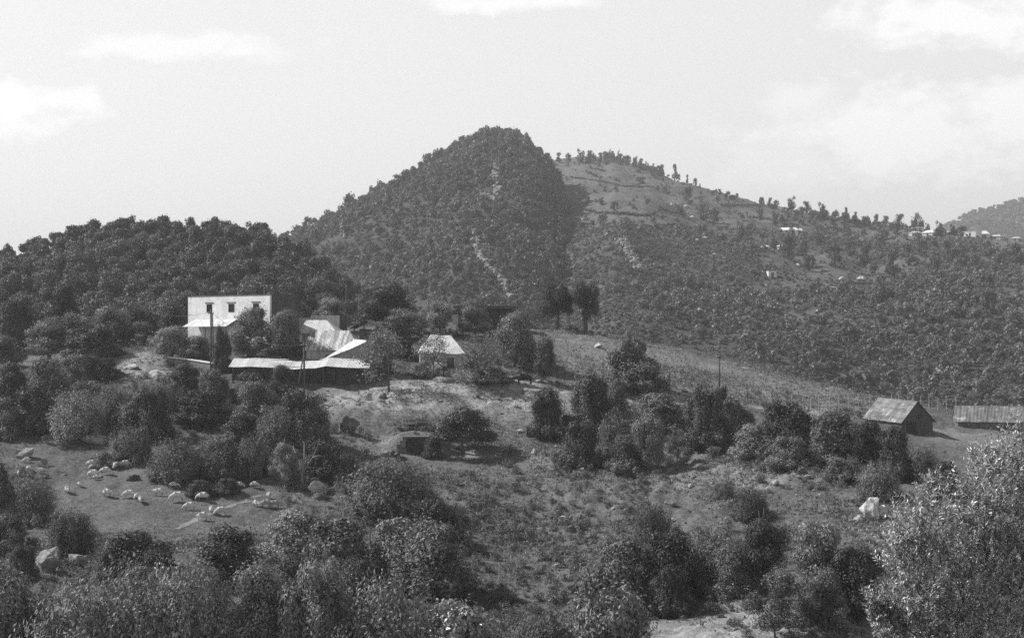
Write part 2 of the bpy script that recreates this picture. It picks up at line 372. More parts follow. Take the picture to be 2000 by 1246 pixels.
def dirt(x, y):
    t = np.zeros_like(x)
    wx = x + 2.2*fbm(x/4, y/4, 71, 3); wy = y + 2.2*fbm(x/4, y/4, 77, 3)
    for cx, cy, a, b, s in DIRT: t = np.maximum(t, s*smooth01(1.5 - np.sqrt(((wx-cx)/a)**2 + ((wy-cy)/b)**2)))
    return t
def field(x, y):
    px = CX + F*x/np.maximum(y, 1); py = HY - F*z_right(x, y)/y
    e = 25*fbm(x/30, y/40, 91, 3)
    f = smooth01((455 + 0*px - py + e)/22)*smooth01((1640-px + 2*e)/120)
    f2 = smooth01((500-py + e)/20)*smooth01((px-1900+2*e)/60)
    lane = np.exp(-((py-560 + (px-1500)*0.04 + e*0.7)/12)**2)*smooth01((px-1380)/80)*smooth01((1800-px)/80)*0.7
    clear = smooth01((fbm(x/42, y/60, 211, 3) - 0.10)/0.16)*smooth01((px-1330)/120)*smooth01((py-415)/30)*smooth01((675-py)/60)*0.85
    return np.clip(np.maximum(np.maximum(np.maximum(f, f2), lane), clear), 0, 1)
ds = np.concatenate([np.linspace(1.0, 96, 60), np.arange(96.4, 282, 0.42), np.geomspace(283, 6000, 45)])
sheet('ground', zground, np.concatenate([np.linspace(-1800, -60, 50), np.linspace(-50, 2050, 620), np.linspace(2060, 3800, 50)]), ds, ground_mat(), ('dirt', dirt))
sheet('left_hill', z_left, np.linspace(-900, 900, 180), np.linspace(225, 480, 110), hill_mat('wood_floor', [(0.3, 0.03), (0.7, 0.075)], 0.25))
sheet('mountain', z_mount, np.linspace(250, 1230, 200), np.linspace(400, 1060, 150), hill_mat('mountain_floor', [(0.3, 0.04), (0.7, 0.10)], 0.12))
sheet('right_hill', z_right, np.linspace(900, 2700, 260), np.linspace(315, 1480, 230), hill_mat('hillside_turf', [(0.3, 0.05), (0.5, 0.075), (0.72, 0.12)], 0.12, [(0.3, 0.085), (0.5, 0.125), (0.75, 0.17)]), ('field', field))
sheet('far_hill', z_far, np.linspace(1600, 2700, 120), np.linspace(1450, 3300, 70), hill_mat('far_turf', [(0.35, 0.04), (0.65, 0.11)], 0.03))
# ------------------------------------------------------------------ foliage meshes (unit size: width about 1, height 1, base at 0)
def leaf_quads(C, Nn, T, L, W, fold=0.0):
    """one quad per leaf: centres C, normals Nn, long axis T, half length L, half width W"""
    T = T - Nn*(T*Nn).sum(1, keepdims=True); T /= np.linalg.norm(T, axis=1, keepdims=True) + 1e-9
    B = np.cross(Nn, T)
    n = len(C); V = np.empty((n, 4, 3))
    V[:, 0] = C - T*L; V[:, 1] = C + B*W; V[:, 2] = C + T*L; V[:, 3] = C - B*W
    V[:, 1] += Nn*W*0.35; V[:, 3] += Nn*W*0.35
    return V.reshape(-1, 3), np.arange(n*4).reshape(n, 4)
def unit(n, g):
    v = g.normal(size=(n, 3)); return v/np.linalg.norm(v, axis=1, keepdims=True)
def clump_leaves(g, clumps, n, leaf, inner=0.55, asp=0.5, out_bias=0.6, ragged=0.12):
    cl = np.array(clumps, float); area = (cl[:, 3]*cl[:, 4] + cl[:, 3]*cl[:, 5] + cl[:, 4]*cl[:, 5])
    k = g.choice(len(cl), n, p=area/area.sum()); u = unit(n, g)
    r = inner + (1-inner)*g.random(n)**0.6 + ragged*np.abs(g.normal(size=n))*(g.random(n) < 0.35)
    # sub-clumping: push leaves towards a few tufts of each clump so that gaps open between them
    tuft = unit(40, g); a = (u @ tuft.T).max(1); keep = a > 0.78 + 0.12*g.random(n)
    u = np.where(keep[:, None], u, tuft[np.argmax(u @ tuft.T, 1)] + 0.28*g.normal(size=(n, 3))); u /= np.linalg.norm(u, axis=1, keepdims=True)
    C = cl[k, :3] + u*cl[k, 3:6]*r[:, None]
    Nn = u*(out_bias + 0.55) + unit(n, g)*0.75; Nn /= np.linalg.norm(Nn, axis=1, keepdims=True)
    s = leaf*(0.55 + 0.8*g.random(n)); 
    return leaf_quads(C, Nn, unit(n, g), s[:, None], (s*asp)[:, None])
def stem_leaves(g, n_stem, per, leaf, spread=0.5, hmin=0.55, hmax=1.0, base_r=0.2, asp=0.4, t0=0.12, lean=(0, 0), fuzz=0.028, droop=0.0):
    """upright stems fanning out of the ground with leaves along each one"""
    th = g.random(n_stem)*2*np.pi; rr = np.sqrt(g.random(n_stem))
    bx = np.cos(th)*rr*base_r; by = np.sin(th)*rr*base_r
    dome = np.sqrt(np.clip(1 - (rr*0.92)**2, 0.05, 1))
    h = (hmin + (hmax-hmin)*g.random(n_stem))*(0.35 + 0.65*dome)
    tx = np.cos(th)*rr*spread*(0.85+0.3*g.random(n_stem)) + lean[0]; ty = np.sin(th)*rr*spread*(0.85+0.3*g.random(n_stem)) + lean[1]
    k = np.repeat(np.arange(n_stem), per); n = len(k); t = t0 + (1-t0)*g.random(n)**0.75
    bend = t**0.8
    C = np.stack([bx[k] + (tx-bx)[k]*bend, by[k] + (ty-by)[k]*bend, h[k]*t**1.1 - droop*t**3], 1) + g.normal(size=(n, 3))*fuzz*(0.5 + 0.9*t)[:, None]
    T = np.stack([(tx-bx)[k]*0.9, (ty-by)[k]*0.9, h[k]], 1); T /= np.linalg.norm(T, axis=1, keepdims=True); T = T + 0.55*unit(n, g)
    Nn = np.stack([tx[k], ty[k], 0.35 + 0*tx[k]], 1)/(0.5*spread + 0.2) + unit(n, g)*0.75; Nn /= np.linalg.norm(Nn, axis=1, keepdims=True); s = leaf*(0.55 + 0.8*g.random(n))
    return leaf_quads(C, Nn, T, s[:, None], (s*asp)[:, None])
def join(*parts):
    V = []; Q = []; b = 0
    for v, q in parts: V.append(v); Q.append(q + b); b += len(v)
    return np.concatenate(V), np.concatenate(Q)
def blobs(g, n, box, rmin, rmax, flat=0.85, dome=True):
    x0, x1, z0, z1 = box; out = []
    for i in range(n):
        r = rmin + (rmax-rmin)*g.random(); 
        for _ in range(30):
            th = g.random()*6.283; q = math.sqrt(g.random()); z = z0 + (z1-z0)*g.random()
            lim = math.sqrt(max(0.02, 1 - ((z-z0)/(z1-z0+1e-6))**2*0.8)) if dome else 1.0
            x = math.cos(th)*q*lim*(x1-r); y = math.sin(th)*q*lim*(x1-r)
            if z + r*flat <= z1 + 0.03: break
        out.append((x, y, z, r, r, r*flat))
    return out
def core_blockers(g, clumps, n, leaf, rr=0.62):
    """big inner quads added to block light passing through the clumps"""
    cl = np.array(clumps, float); k = g.integers(0, len(cl), n); u = unit(n, g); C = cl[k, :3] + u*cl[k, 3:6]*(rr*g.random(n)**0.5)[:, None]
    s = leaf*(0.7 + 0.6*g.random(n)); return leaf_quads(C, unit(n, g), unit(n, g), s[:, None], (s*0.8)[:, None])
LEAVES, TRUNKS = {}, {}     # kind -> list of meshes
def store(kind, vq, mat='leaf_mid'): LEAVES.setdefault(kind, []).append(np_mesh('crown', vq[0], vq[1], M[mat]))
def trunk_mesh(g, h, r, limbs=5, lean=0.08, top=0.7, k=7, mat='bark', stems=1):
    b = MB()
    for s in range(stems):
        ox, oy = (0, 0) if stems == 1 else (g.normal()*0.05, g.normal()*0.05)
        lx, ly = g.normal()*lean*(1.0 if stems == 1 else 2.2), g.normal()*lean*(1.0 if stems == 1 else 2.2)
        pts = [(ox, oy, -0.06), (ox + lx*0.3 + g.normal()*0.012, oy + ly*0.3, h*0.5), (ox + lx*0.7, oy + ly*0.7 + g.normal()*0.012, h), (ox + lx*1.3, oy + ly*1.3, top)]
        b.tube(pts, [r*1.35, r, r*0.8, r*0.25], k)
        for i in range(limbs):
            t = 0.1 + 0.8*g.random(); z = h + (top-h)*t*0.6; th = 6.283*(i + g.random()*0.7)/limbs
            p0 = Vector((ox + lx*0.9, oy + ly*0.9, z)); L = 0.2 + 0.16*g.random()
            d = Vector((math.cos(th), math.sin(th), 0.55 + 0.4*g.random()))
            b.tube([p0, p0 + d*L*0.5 + Vector((0, 0, 0.02)), p0 + d*L], [r*0.5, r*0.33, r*0.12], 5)
    return b.mesh('trunk', M[mat], True)
g = np.random.default_rng(11)
for i in range(4):                                            # dense rounded bush down to the ground
    B = [(0, 0, 0.34, 0.36, 0.36, 0.36)] + blobs(g, 14, (-0.5, 0.5, 0.12, 0.98), 0.10, 0.22) + [(math.cos(a)*0.40, math.sin(a)*0.40, 0.12 + 0.06*g.random(), 0.16, 0.16, 0.16) for a in np.linspace(0, 5.7, 9)]
    store('bush', join(core_blockers(g, B, 700, 0.07), clump_leaves(g, B, 15000, 0.023, 0.5, 0.5, 0.75, 0.2), stem_leaves(g, 60, 36, 0.02, 0.5, 0.75, 1.1, 0.3)))
for i in range(4):                                            # airy shrub of upright stems
    store('shrub', join(stem_leaves(g, 170, 80, 0.020, 0.52, 0.6, 1.02, 0.3), stem_leaves(g, 130, 50, 0.020, 0.56, 0.2, 0.55, 0.42)))
for i in range(3):                                            # olive-like: soft tufted crown on a short trunk
    B = blobs(g, 20, (-0.5, 0.5, 0.26, 1.0), 0.10, 0.21)
    store('olive', join(core_blockers(g, B, 420, 0.055), clump_leaves(g, B, 15000, 0.020, 0.45, 0.42, 0.65, 0.28))); TRUNKS.setdefault('olive', []).append(trunk_mesh(g, 0.30, 0.035, 6, 0.07, 0.7))
for i in range(2):                                            # umbrella crown over a clear stem
    B = blobs(g, 16, (-0.5, 0.5, 0.40, 1.0), 0.13, 0.2, 0.8) + [(math.cos(a)*0.36, math.sin(a)*0.36, 0.36 + 0.05*g.random(), 0.13, 0.13, 0.13) for a in np.linspace(0, 6, 10)]
    store('umbrella', join(core_blockers(g, B, 350, 0.05), clump_leaves(g, B, 14000, 0.019, 0.4, 0.5, 0.7, 0.2))); TRUNKS.setdefault('umbrella', []).append(trunk_mesh(g, 0.26, 0.026, 7, 0.03, 0.75))
for i in range(3):                                            # thin open crown, several stems
    B = blobs(g, 15, (-0.5, 0.5, 0.28, 1.0), 0.10, 0.2)
    store('open', clump_leaves(g, B, 6500, 0.019, 0.15, 0.5, 0.3, 0.35)); TRUNKS.setdefault('open', []).append(trunk_mesh(g, 0.22, 0.016, 7, 0.06, 0.8, stems=1 if i < 1 else 4))
for i in range(3):                                            # very sparse airy crown of a young fruit tree
    B = blobs(g, 18, (-0.5, 0.5, 0.26, 1.0), 0.08, 0.17)
    store('sparse', clump_leaves(g, B, 2300, 0.019, 0.1, 0.5, 0.3, 0.4)); TRUNKS.setdefault('sparse', []).append(trunk_mesh(g, 0.24, 0.017, 10, 0.04, 0.85, stems=1 if i != 1 else 4))
for i in range(2):                                            # tall shaggy tree with a clear trunk
    B = blobs(g, 22, (-0.52, 0.52, 0.42, 1.0), 0.09, 0.19, 1.0, dome=False)
    store('tall', clump_leaves(g, B, 12000, 0.019, 0.3, 0.5, 0.4, 0.3)); TRUNKS.setdefault('tall', []).append(trunk_mesh(g, 0.45, 0.06, 7, 0.03, 0.9))
for i in range(4):                                            # upright bush taller than wide
    B = [(0, 0, 0.4, 0.30, 0.30, 0.42)] + blobs(g, 17, (-0.56, 0.56, 0.12, 0.98), 0.09, 0.2, 1.1, dome=False) + [(math.cos(a)*0.42, math.sin(a)*0.42, 0.11 + 0.1*g.random(), 0.17, 0.17, 0.15) for a in np.linspace(0, 5.5, 9)]
    store('column', join(core_blockers(g, B, 600, 0.07), clump_leaves(g, B, 14500, 0.022, 0.5, 0.5, 0.75, 0.2), stem_leaves(g, 80, 60, 0.02, 0.42, 0.8, 1.08, 0.3)))
for i in range(1):                                            # coarse bright leaves
    B = [(0, 0, 0.36, 0.4, 0.4, 0.36)] + blobs(g, 12, (-0.5, 0.5, 0.14, 0.98), 0.14, 0.24)
    store('coarse', join(core_blockers(g, B, 600, 0.07), clump_leaves(g, B, 9500, 0.026, 0.5, 0.5, 0.55, 0.22)))
for i in range(7):                                            # wood trees, seen from far
    B = blobs(g, 10 + i, (-0.5, 0.5, 0.25, 1.0), 0.15, 0.27)
    v, q = clump_leaves(g, B, 4200, 0.032, 0.5, 0.55, 0.5, 0.22)
    t = MB().tube([(0, 0, -0.1), (0.02, 0, 0.3), (0.0, 0.02, 0.7)], [0.05, 0.04, 0.015], 5)
    me = np_mesh('wood_tree', v, q, M['leaf_wood']); LEAVES.setdefault('wood', []).append(me)
FAR = []                                                      # few-faced trees for the far woods
for i in range(8):
    B = blobs(g, 6 + i % 4, (-0.5, 0.5, 0.28, 1.0), 0.17, 0.3); FAR.append(clump_leaves(g, B, 190, 0.095, 0.45, 0.65, 0.5, 0.2))
FARB = []
for i in range(5):
    B = blobs(g, 5, (-0.5, 0.5, 0.1, 0.9), 0.2, 0.34); FARB.append(clump_leaves(g, B, 90, 0.13, 0.5, 0.65, 0.5, 0.15))
SKYT = []
for i in range(3):
    B = blobs(g, 13, (-0.5, 0.5, 0.12, 1.0), 0.10, 0.22, 0.9); SKYT.append(np_mesh('crown', *clump_leaves(g, B, 1100, 0.045, 0.3, 0.5, 0.3, 0.25), M['leaf_wood']))

# ------------------------------------------------------------------ woods
def scatter(zf, px0, px1, d0, d1, spacing, keep, seed):
    """jittered points with even spacing on the ground plan"""
    r = np.random.default_rng(seed); pts = []
    d = d0
    while d < d1:
        w = (px1-px0)/F*d; n = max(1, int(w/spacing)); x0 = (px0-CX)/F*d
        x = x0 + (np.arange(n) + r.random(n))*w/n; y = d + (r.random(n)-0.5)*spacing*1.1
        pts.append(np.stack([x, y], 1)); d += spacing
    P = np.concatenate(pts); z = zf(P[:, 0], P[:, 1]); px = CX + F*P[:, 0]/P[:, 1]; py = HY - F*z/P[:, 1]
    k = keep(px, py, P[:, 0], P[:, 1], r); return np.stack([P[:, 0], P[:, 1], z], 1)[k], r
def merged(name, pts, protos, wh, r, mat, label=None):
    """one mesh made of scaled, turned copies of small trees"""
    Vs, Qs, b = [], [], 0
    pick = r.integers(0, len(protos), len(pts)); W, H = wh; ang = r.random(len(pts))*6.283
    for j, (pv, pq) in enumerate(protos):
        k = np.nonzero(pick == j)[0]
        if not len(k): continue
        c, s = np.cos(ang[k])[:, None], np.sin(ang[k])[:, None]
        x = (pv[None, :, 0]*c - pv[None, :, 1]*s)*W[k][:, None] + pts[k, 0][:, None]
        y = (pv[None, :, 0]*s + pv[None, :, 1]*c)*W[k][:, None] + pts[k, 1][:, None]
        z = pv[None, :, 2]*H[k][:, None] + pts[k, 2][:, None] - 0.06*H[k][:, None]
        V = np.stack([x, y, z], 2).reshape(-1, 3); Q = (pq[None] + (np.arange(len(k))*len(pv))[:, None, None]).reshape(-1, 4)
        Vs.append(V); Qs.append(Q + b); b += len(V)
    o = mesh_obj(name, np_mesh(name, np.concatenate(Vs), np.concatenate(Qs), mat)); o['kind'] = 'stuff'
    if label: o['label'] = label
    return o
# left hill: the wood behind the farm, its nearest trees one by one
z_top = lambda x, y: np.maximum(z_left(x, y), zground(x, y, False))
P, r = scatter(z_top, -330, 860, 222, 392, 3.9, lambda px, py, x, y, r: (z_left(x, y) > zground(x, y, False) - 0.3) | ((px < 345) & (y > 223)), 101)
pxs = CX + F*P[:, 0]/P[:, 1]; inv = (pxs > 2) & (pxs < 740)
order = np.lexsort((P[:, 1], ~inv)); near = order[:300]; rest = order[300:]
for i in near:
    s = 3.2 + 2.4*r.random()**1.5
    o = mesh_obj('woodland_tree', LEAVES['wood'][int(r.integers(0, 7))], None, (P[i, 0], P[i, 1], P[i, 2] - 0.25), r.random()*6.283)
    o.scale = (s, s, s*(0.95 + 0.35*r.random())); tag(o, 'broadleaf tree in the dense dark wood on the hillside behind the white house', 'tree', 'wood on the hill behind the white house')
wp = [(v, q) for v, q in FAR]
wood_far = [clump_leaves(g, blobs(g, 9, (-0.5, 0.5, 0.25, 1.0), 0.15, 0.27), 1500, 0.047, 0.45, 0.6, 0.5, 0.22) for i in range(4)]
W = 2.6 + 2.6*r.random(len(rest))**1.6; merged('left_wood', P[rest], wood_far, (W, W*(0.95 + 0.4*r.random(len(rest)))), r, M['leaf_wood'], 'dark dense wood along the top of the near hill')
# mountain
def streak(px, py, lines, w):
    d = np.full(px.shape, 1e9)
    for (x0, y0, x1, y1) in lines:
        t = np.clip(((px-x0)*(x1-x0) + (py-y0)*(y1-y0))/((x1-x0)**2 + (y1-y0)**2), 0, 1); d = np.minimum(d, np.hypot(px-x0-t*(x1-x0), py-y0-t*(y1-y0)))
    return d < w
SCARS = [(966,325,972,390),(945,385,968,395),(925,455,935,500),(935,500,985,560),(985,560,1002,590),(900,490,915,512),(664,445,672,470),(1000,390,1010,420)]
P, r = scatter(z_mount, 430, 1225, 425, 945, 3.7, lambda px, py, x, y, r: ((px < 1010) | (z_mount(x, y) > z_right(x, y) - 1)) & ~streak(px, py, SCARS, 7) & (r.random(len(px)) < 0.93), 102)
W = 2.2 + 3.6*r.random(len(P))**2.4; merged('mountain_wood', P, FAR, (W, W*(0.75 + 0.5*r.random(len(P)))), r, M['leaf_far'], 'hazy wood covering the pointed mountain')
# right hillside: closed wood below, scrub above, open fields near the top
def right_keep(px, py, x, y, r):
    f = field(x, y); dens = np.clip(0.12 + 0.62*smooth01((py-520)/160) + 0.3*smooth01((px-1560)/200), 0, 0.8)
    patch = fbm(x/45, y/60, 131, 3); dens = np.clip(dens + patch*1.5, 0.03, 1)*(1 - 0.8*smooth01((1330-px)/120)*smooth01((py-430)/40))*(1 - 0.93*f)
    return (r.random(len(px)) < dens) & ((px > 1228) | (z_right(x, y) > z_mount(x, y))) & ~streak(px, py, [(1215,472,1250,525)], 9)
P, r = scatter(z_right, 880, 2080, 336, 1240, 4.4, right_keep, 103)
W = 1.8 + 3.7*r.random(len(P))**2.6; merged('hillside_wood', P, FAR, (W, W*(0.7 + 0.5*r.random(len(P)))), r, M['leaf_far'], 'hazy scrub and trees covering the broad hillside')
P, r = scatter(z_right, 900, 2080, 336, 1250, 2.9, lambda px, py, x, y, r: (r.random(len(px)) < (0.72 + 0.9*fbm(x/25, y/35, 171, 3))*(1-0.92*field(x, y))) & ~streak(px, py, [(1215,472,1232,500),(1232,500,1250,528)], 8) & ((px > 1228) | (z_right(x, y) > z_mount(x, y))), 104)
W = 1.1 + 1.9*r.random(len(P))**1.7; merged('hillside_scrub', P, FARB, (W, W*0.75), r, M['leaf_scrub'], 'low scrub dotted over the hillside')
P, r = scatter(z_mount, 430, 1225, 425, 945, 3.4, lambda px, py, x, y, r: ((px < 1010) | (z_mount(x, y) > z_right(x, y) - 1)) & ~streak(px, py, SCARS, 6) & (r.random(len(px)) < 0.75 + 0.8*fbm(x/30, y/40, 181, 3)), 106)
W = 1.4 + 1.8*r.random(len(P))**1.5; merged('mountain_scrub', P, FARB, (W, W*0.8), r, M['leaf_scrub'], 'scrub between the trees of the pointed mountain')
P, r = scatter(z_right, 1000, 2080, 336, 640, 2.5, lambda px, py, x, y, r: (r.random(len(px)) < 0.8*(1-0.95*field(x, y))) & ((px > 1228) | (z_right(x, y) > z_mount(x, y))), 107)
W = 0.8 + 1.1*r.random(len(P)); merged('low_scrub', P, FARB, (W, W*0.8), r, M['leaf_scrub'], 'fine scrub on the foot of the broad hillside')
P, r = scatter(z_far, 1760, 2150, 1700, 2720, 9.5, lambda px, py, x, y, r: r.random(len(px)) < 0.8, 105)
W = 6 + 6*r.random(len(P)); merged('far_wood', P, FARB, (W, W*0.8), r, M['leaf_far'], 'faint wood on the farthest hill')
# ------------------------------------------------------------------ trees and bushes of the near hillside
# (kind, material, left, right, top, foot [photo pixels], label, distance or None to stand on the visible ground)
PL = []
def P_(kind, mat, x0, x1, yt, yb, label, d=None, cat=None, name=None): PL.append((kind, mat, x0, x1, yt, yb, label, d, cat, name))
# far left, behind and beside the compound
P_('olive','leaf_dark',-12,80,580,690,'dark broad tree at the left edge just below the wood',224)
P_('bush','leaf_mid',70,130,615,690,'mid grey rounded tree behind the pale olive on the far left',226)
P_('olive','leaf_dark',82,155,552,650,'dark tree standing out against the lower edge of the wood, left of the thin pole',232)
P_('olive','leaf_pale',40,150,622,765,'pale soft olive tree on the far left below the dark broad tree',212)
P_('bush','leaf_dark',128,236,632,722,'large round very dark bush left of the bare bank',206)
P_('olive','leaf_pale',105,200,612,730,'pale crowned tree rising behind the round dark bush',213)
P_('olive','leaf_mid',-30,55,655,770,'mid grey olive cut by the left edge above the dark thicket',203)
P_('bush','leaf_mid',110,185,690,770,'fluffy bush in front of the round dark bush',194)
P_('bush','leaf_dark',150,240,690,770,'low dark bush at the foot of the bare bank',196)
P_('bush','leaf_dark',22,112,745,842,'dark block of bush on the upper left edge of the sheep field')
P_('bush','leaf_mid',-25,40,770,850,'bush cut by the left edge beside the sheep field')
P_('shrub','leaf_pale',98,205,755,856,'pale feathery shrub at the top of the sheep field')
P_('shrub','leaf_mid',180,262,745,830,'feathery grey shrub between two bushes above the sheep field')
P_('column','leaf_dark',262,336,755,858,'dark upright bush above the sheep field, taller than its neighbours')
P_('shrub','leaf_mid',215,292,828,892,'spreading shrub beside the pale boulder on the sheep field')
P_('bush','leaf_dark',345,458,758,826,'wide low dark bush below the boundary wall')
P_('olive','leaf_pale',448,548,742,848,'pale fluffy tree left of the double pole')
P_('bush','leaf_dark',540,640,752,876,'big dark bush at the foot of the double pole')
P_('shrub','leaf_mid',500,580,790,880,'grey shrub below the double pole between two larger bushes')
P_('olive','leaf_pale',284,382,638,712,'pale olive behind the left end of the boundary wall',204)
P_('olive','leaf_pale',340,420,655,720,'second pale olive behind the wall, next to the pole by the house',203)
P_('column','leaf_dark',418,452,632,752,'narrow dark tree in front of the boundary wall',196)
P_('olive','leaf_pale',446,545,598,712,'big olive hiding the front of the white house',201)
P_('olive','leaf_pale',505,598,606,708,'big olive right of the white house, touching the corrugated roof',200)
P_('bush','leaf_mid',498,548,678,712,'small bush behind the long white shed roof',198)
P_('bush','leaf_dark',452,530,722,806,'dark bush growing against the long shed',186)
P_('olive','leaf_mid',522,582,712,812,'small tree in front of the long shed, beside the double pole',186)
P_('column','leaf_dark',338,356,710,746,'narrow dark shrub standing alone by the wall end',194)
P_('shrub','leaf_mid',295,402,846,938,'wide feathery shrub on the upper edge of the sheep field')
P_('bush','leaf_mid',395,470,850,935,'rounded bush at the top of the sheep field, third from the pale boulder')
P_('shrub','leaf_mid',455,530,845,930,'loose shrub at the top right corner of the sheep field')
P_('olive','leaf_pale',522,590,862,948,'small pale tree left of the bare snag')
P_('bush','leaf_dark',592,695,856,930,'dark thicket behind the bare snag')
P_('bush','leaf_dark',430,520,800,870,'dark low bush halfway up the bank below the long shed')
P_('bush','leaf_mid',650,700,880,935,'small bush above the split boulder')
P_('bush','leaf_dark',365,420,935,968,'low dark bush on the sheep field with sheep in front of it')
P_('bush','leaf_dark',420,470,930,962,'low bramble at the top of the sheep field')
P_('bush','leaf_mid',178,222,880,915,'small bush with a sheep half hidden behind it')
# middle slope
P_('shrub','leaf_mid',676,846,882,1000,'big feathery bush in the middle below the stone shelter')
P_('bush','leaf_dark',800,905,965,1060,'dark bush added for the shadow beside the big feathery bush')  # bush added where the feathery bush only casts its shadow
P_('bush','leaf_pale',520,640,990,1090,'leafy bush at the right edge of the sheep field')
P_('coarse','leaf_mid',585,735,985,1125,'large leafy bush right of the sheep field')
P_('coarse','leaf_pale',715,835,985,1120,'pale topped leafy bush beside the dark hollow')
P_('bush','leaf_mid',760,915,1010,1150,'great round bush beside the dark hollow in the middle')
P_('bush','leaf_dark',368,528,1018,1140,'great dark bush below the dirt path')
P_('bush','leaf_dark',192,352,1030,1128,'wide dark bush below the grazing sheep')
P_('shrub','leaf_dark',94,184,985,1090,'dark pointed shrub above the flat pale boulder')
P_('shrub','leaf_mid',5,108,925,1012,'feathery dark bush on the left of the sheep field')
P_('bush','leaf_mid',-40,42,895,1075,'tall bush cut by the left edge below the sheep')
P_('bush','leaf_dark',18,72,1058,1130,'small dark bush left of the rock outcrop')
P_('bush','leaf_mid',180,240,1060,1135,'bush right of the flat pale boulder')
P_('umbrella','leaf_dark',836,972,796,888,'single round crowned tree standing alone on the open slope')
# front row along the bottom
P_('olive','leaf_mid',-40,88,1105,1290,'large tree at the bottom left corner')
P_('shrub','leaf_pale',70,225,1112,1300,'tall airy shrub second from the bottom left corner')
P_('shrub','leaf_pale',190,330,1085,1290,'tall pale shrub third from the bottom left corner')
P_('shrub','leaf_pale',300,430,1070,1285,'tall airy shrub in front of the great dark bush')
P_('olive','leaf_pale',425,560,1100,1285,'pale soft tree at the bottom, left of the poplar-like one')
P_('column','leaf_pale',560,690,1080,1290,'poplar-like upright tree in the front row')
P_('shrub','leaf_pale',668,840,1104,1290,'dome shaped pale bush in the front row')
P_('coarse','leaf_glossy',832,992,1130,1290,'bright glossy leaved bush at the bottom centre')
P_('shrub','leaf_dark',1030,1135,1180,1290,'dark reedy clump at the bottom, right of the bright bush')
P_('shrub','leaf_pale',985,1060,1205,1280,'pale tall weeds at the bottom beside the dark reedy clump')
P_('olive','leaf_mid',1112,1290,1140,1330,'wide soft bush at the bottom left of the shadowed hollow')
P_('bush','leaf_mid',1130,1275,1035,1205,'bush with pale top at the head of the shadowed hollow')
P_('bush','leaf_dark',1235,1375,1030,1175,'big dark bush casting the shadow over the hollow')
P_('shrub','leaf_dark',1238,1312,972,1062,'upright dark shrub above the shadowed hollow')
P_('shrub','leaf_mid',1330,1455,1015,1150,'feathery shrub right of the shadowed hollow')
P_('olive','leaf_dark',1440,1548,1015,1150,'dark tree with dead limbs in the lower right thicket')
P_('olive','leaf_pale',1540,1665,1015,1185,'pale olive in the lower right thicket')
P_('bush','leaf_dark',1610,1728,1058,1190,'deep dark bush standing in for the shade behind the two trunked olives')  # bush added to fill a spot of dark shade
P_('open','leaf_mid',1458,1572,1120,1262,'olive with bare leaning trunk at the bottom right')
P_('olive','leaf_mid',1558,1668,1105,1235,'olive with thick trunk beside the leaning one')
P_('bush','leaf_mid',1380,1470,1060,1160,'bush between the feathery shrub and the dead limbed tree')
# right of the open slope
P_('column','leaf_dark',1034,1113,752,852,'very dark egg shaped bush standing below the cow')
P_('column','leaf_dark',1108,1200,718,850,'tall dark bush with pale tip right of the egg shaped one')
P_('bush','leaf_mid',1168,1300,672,762,'wide bushy tree on the near edge of the field')
P_('column','leaf_mid',1202,1268,648,758,'pointed crown rising out of the wide bushy tree on the field edge')
P_('bush','leaf_mid',1182,1228,735,808,'small bush between the tall dark bush and the field tree')
P_('bush','leaf_dark',1092,1174,812,914,'dark ball of bush below the tall dark bush')
P_('shrub','leaf_mid',1166,1240,795,890,'grey shrub left of the trunked olive on the slope')
P_('olive','leaf_pale',1226,1304,812,925,'pale olive with its trunk showing on the slope')
P_('open','leaf_mid',1296,1344,835,905,'little tree with a thin trunk right of the pale olive')
P_('bush','leaf_mid',1218,1345,762,845,'wide bush along the foot of the field')
P_('column','leaf_dark',1342,1422,745,876,'tall almost black bush in front of the single pole')
P_('bush','leaf_mid',1400,1474,765,860,'bush right of the almost black one')
P_('bush','leaf_pale',1428,1512,825,895,'pale low bush in the hedge below the field')
P_('bush','leaf_dark',1480,1600,772,900,'broad dark bush in the middle of the hedge')
P_('bush','leaf_mid',1570,1688,795,910,'broad bush at the left foot of the streaked barn')
P_('bush','leaf_dark',1664,1745,812,912,'dark bush hiding the front wall of the streaked barn')
P_('bush','leaf_dark',1718,1786,828,934,'dark bush in front of the barn gable')
P_('shrub','leaf_dark',1776,1836,868,940,'dark shrub on the bank right of the barn gable')
P_('shrub','leaf_pale',1676,1758,893,972,'pale round shrub above the large white boulder')
P_('bush','leaf_mid',1606,1692,890,935,'low bush left of the pale round shrub')
P_('shrub','leaf_dark',1432,1495,945,1012,'small dark shrub alone on the stony slope')
P_('shrub','leaf_mid',1392,1432,935,975,'smallest shrub on the stony slope')
P_('bush','leaf_dark',1812,1880,895,965,'dark shrub beside the big glittering olive')
P_('bush','leaf_dark',1690,1725,1070,1120,'dark low bush beneath the large white boulder')
# compound and behind it
P_('sparse','leaf_pale',700,818,636,765,'open crowned fruit tree at the right end of the long shed',None)
P_('sparse','leaf_pale',884,984,652,758,'fruit tree with several thin trunks in the yard',None)
P_('olive','leaf_mid',1034,1090,660,748,'small tree on a straight trunk right of the cow',None)
P_('olive','leaf_pale',736,832,602,680,'pale olive behind the tarpaulin roofed house',213)
P_('olive','leaf_pale',826,898,588,668,'middle one of the olives between the two roofs behind the yard',216)
P_('olive','leaf_mid',888,966,598,668,'olive standing before the dark flat roofed house',216)
P_('olive','leaf_dark',704,822,552,668,'large dark oak behind the compound',228)
P_('olive','leaf_pale',950,1056,608,730,'large pale olive right of the yard',203)
P_('sparse','leaf_pale',800,884,648,742,'slender airy fruit tree right before the tarpaulin roofed house',None)
P_('bush','leaf_mid',806,850,705,735,'brushwood heap before the tarpaulin roofed house',None)
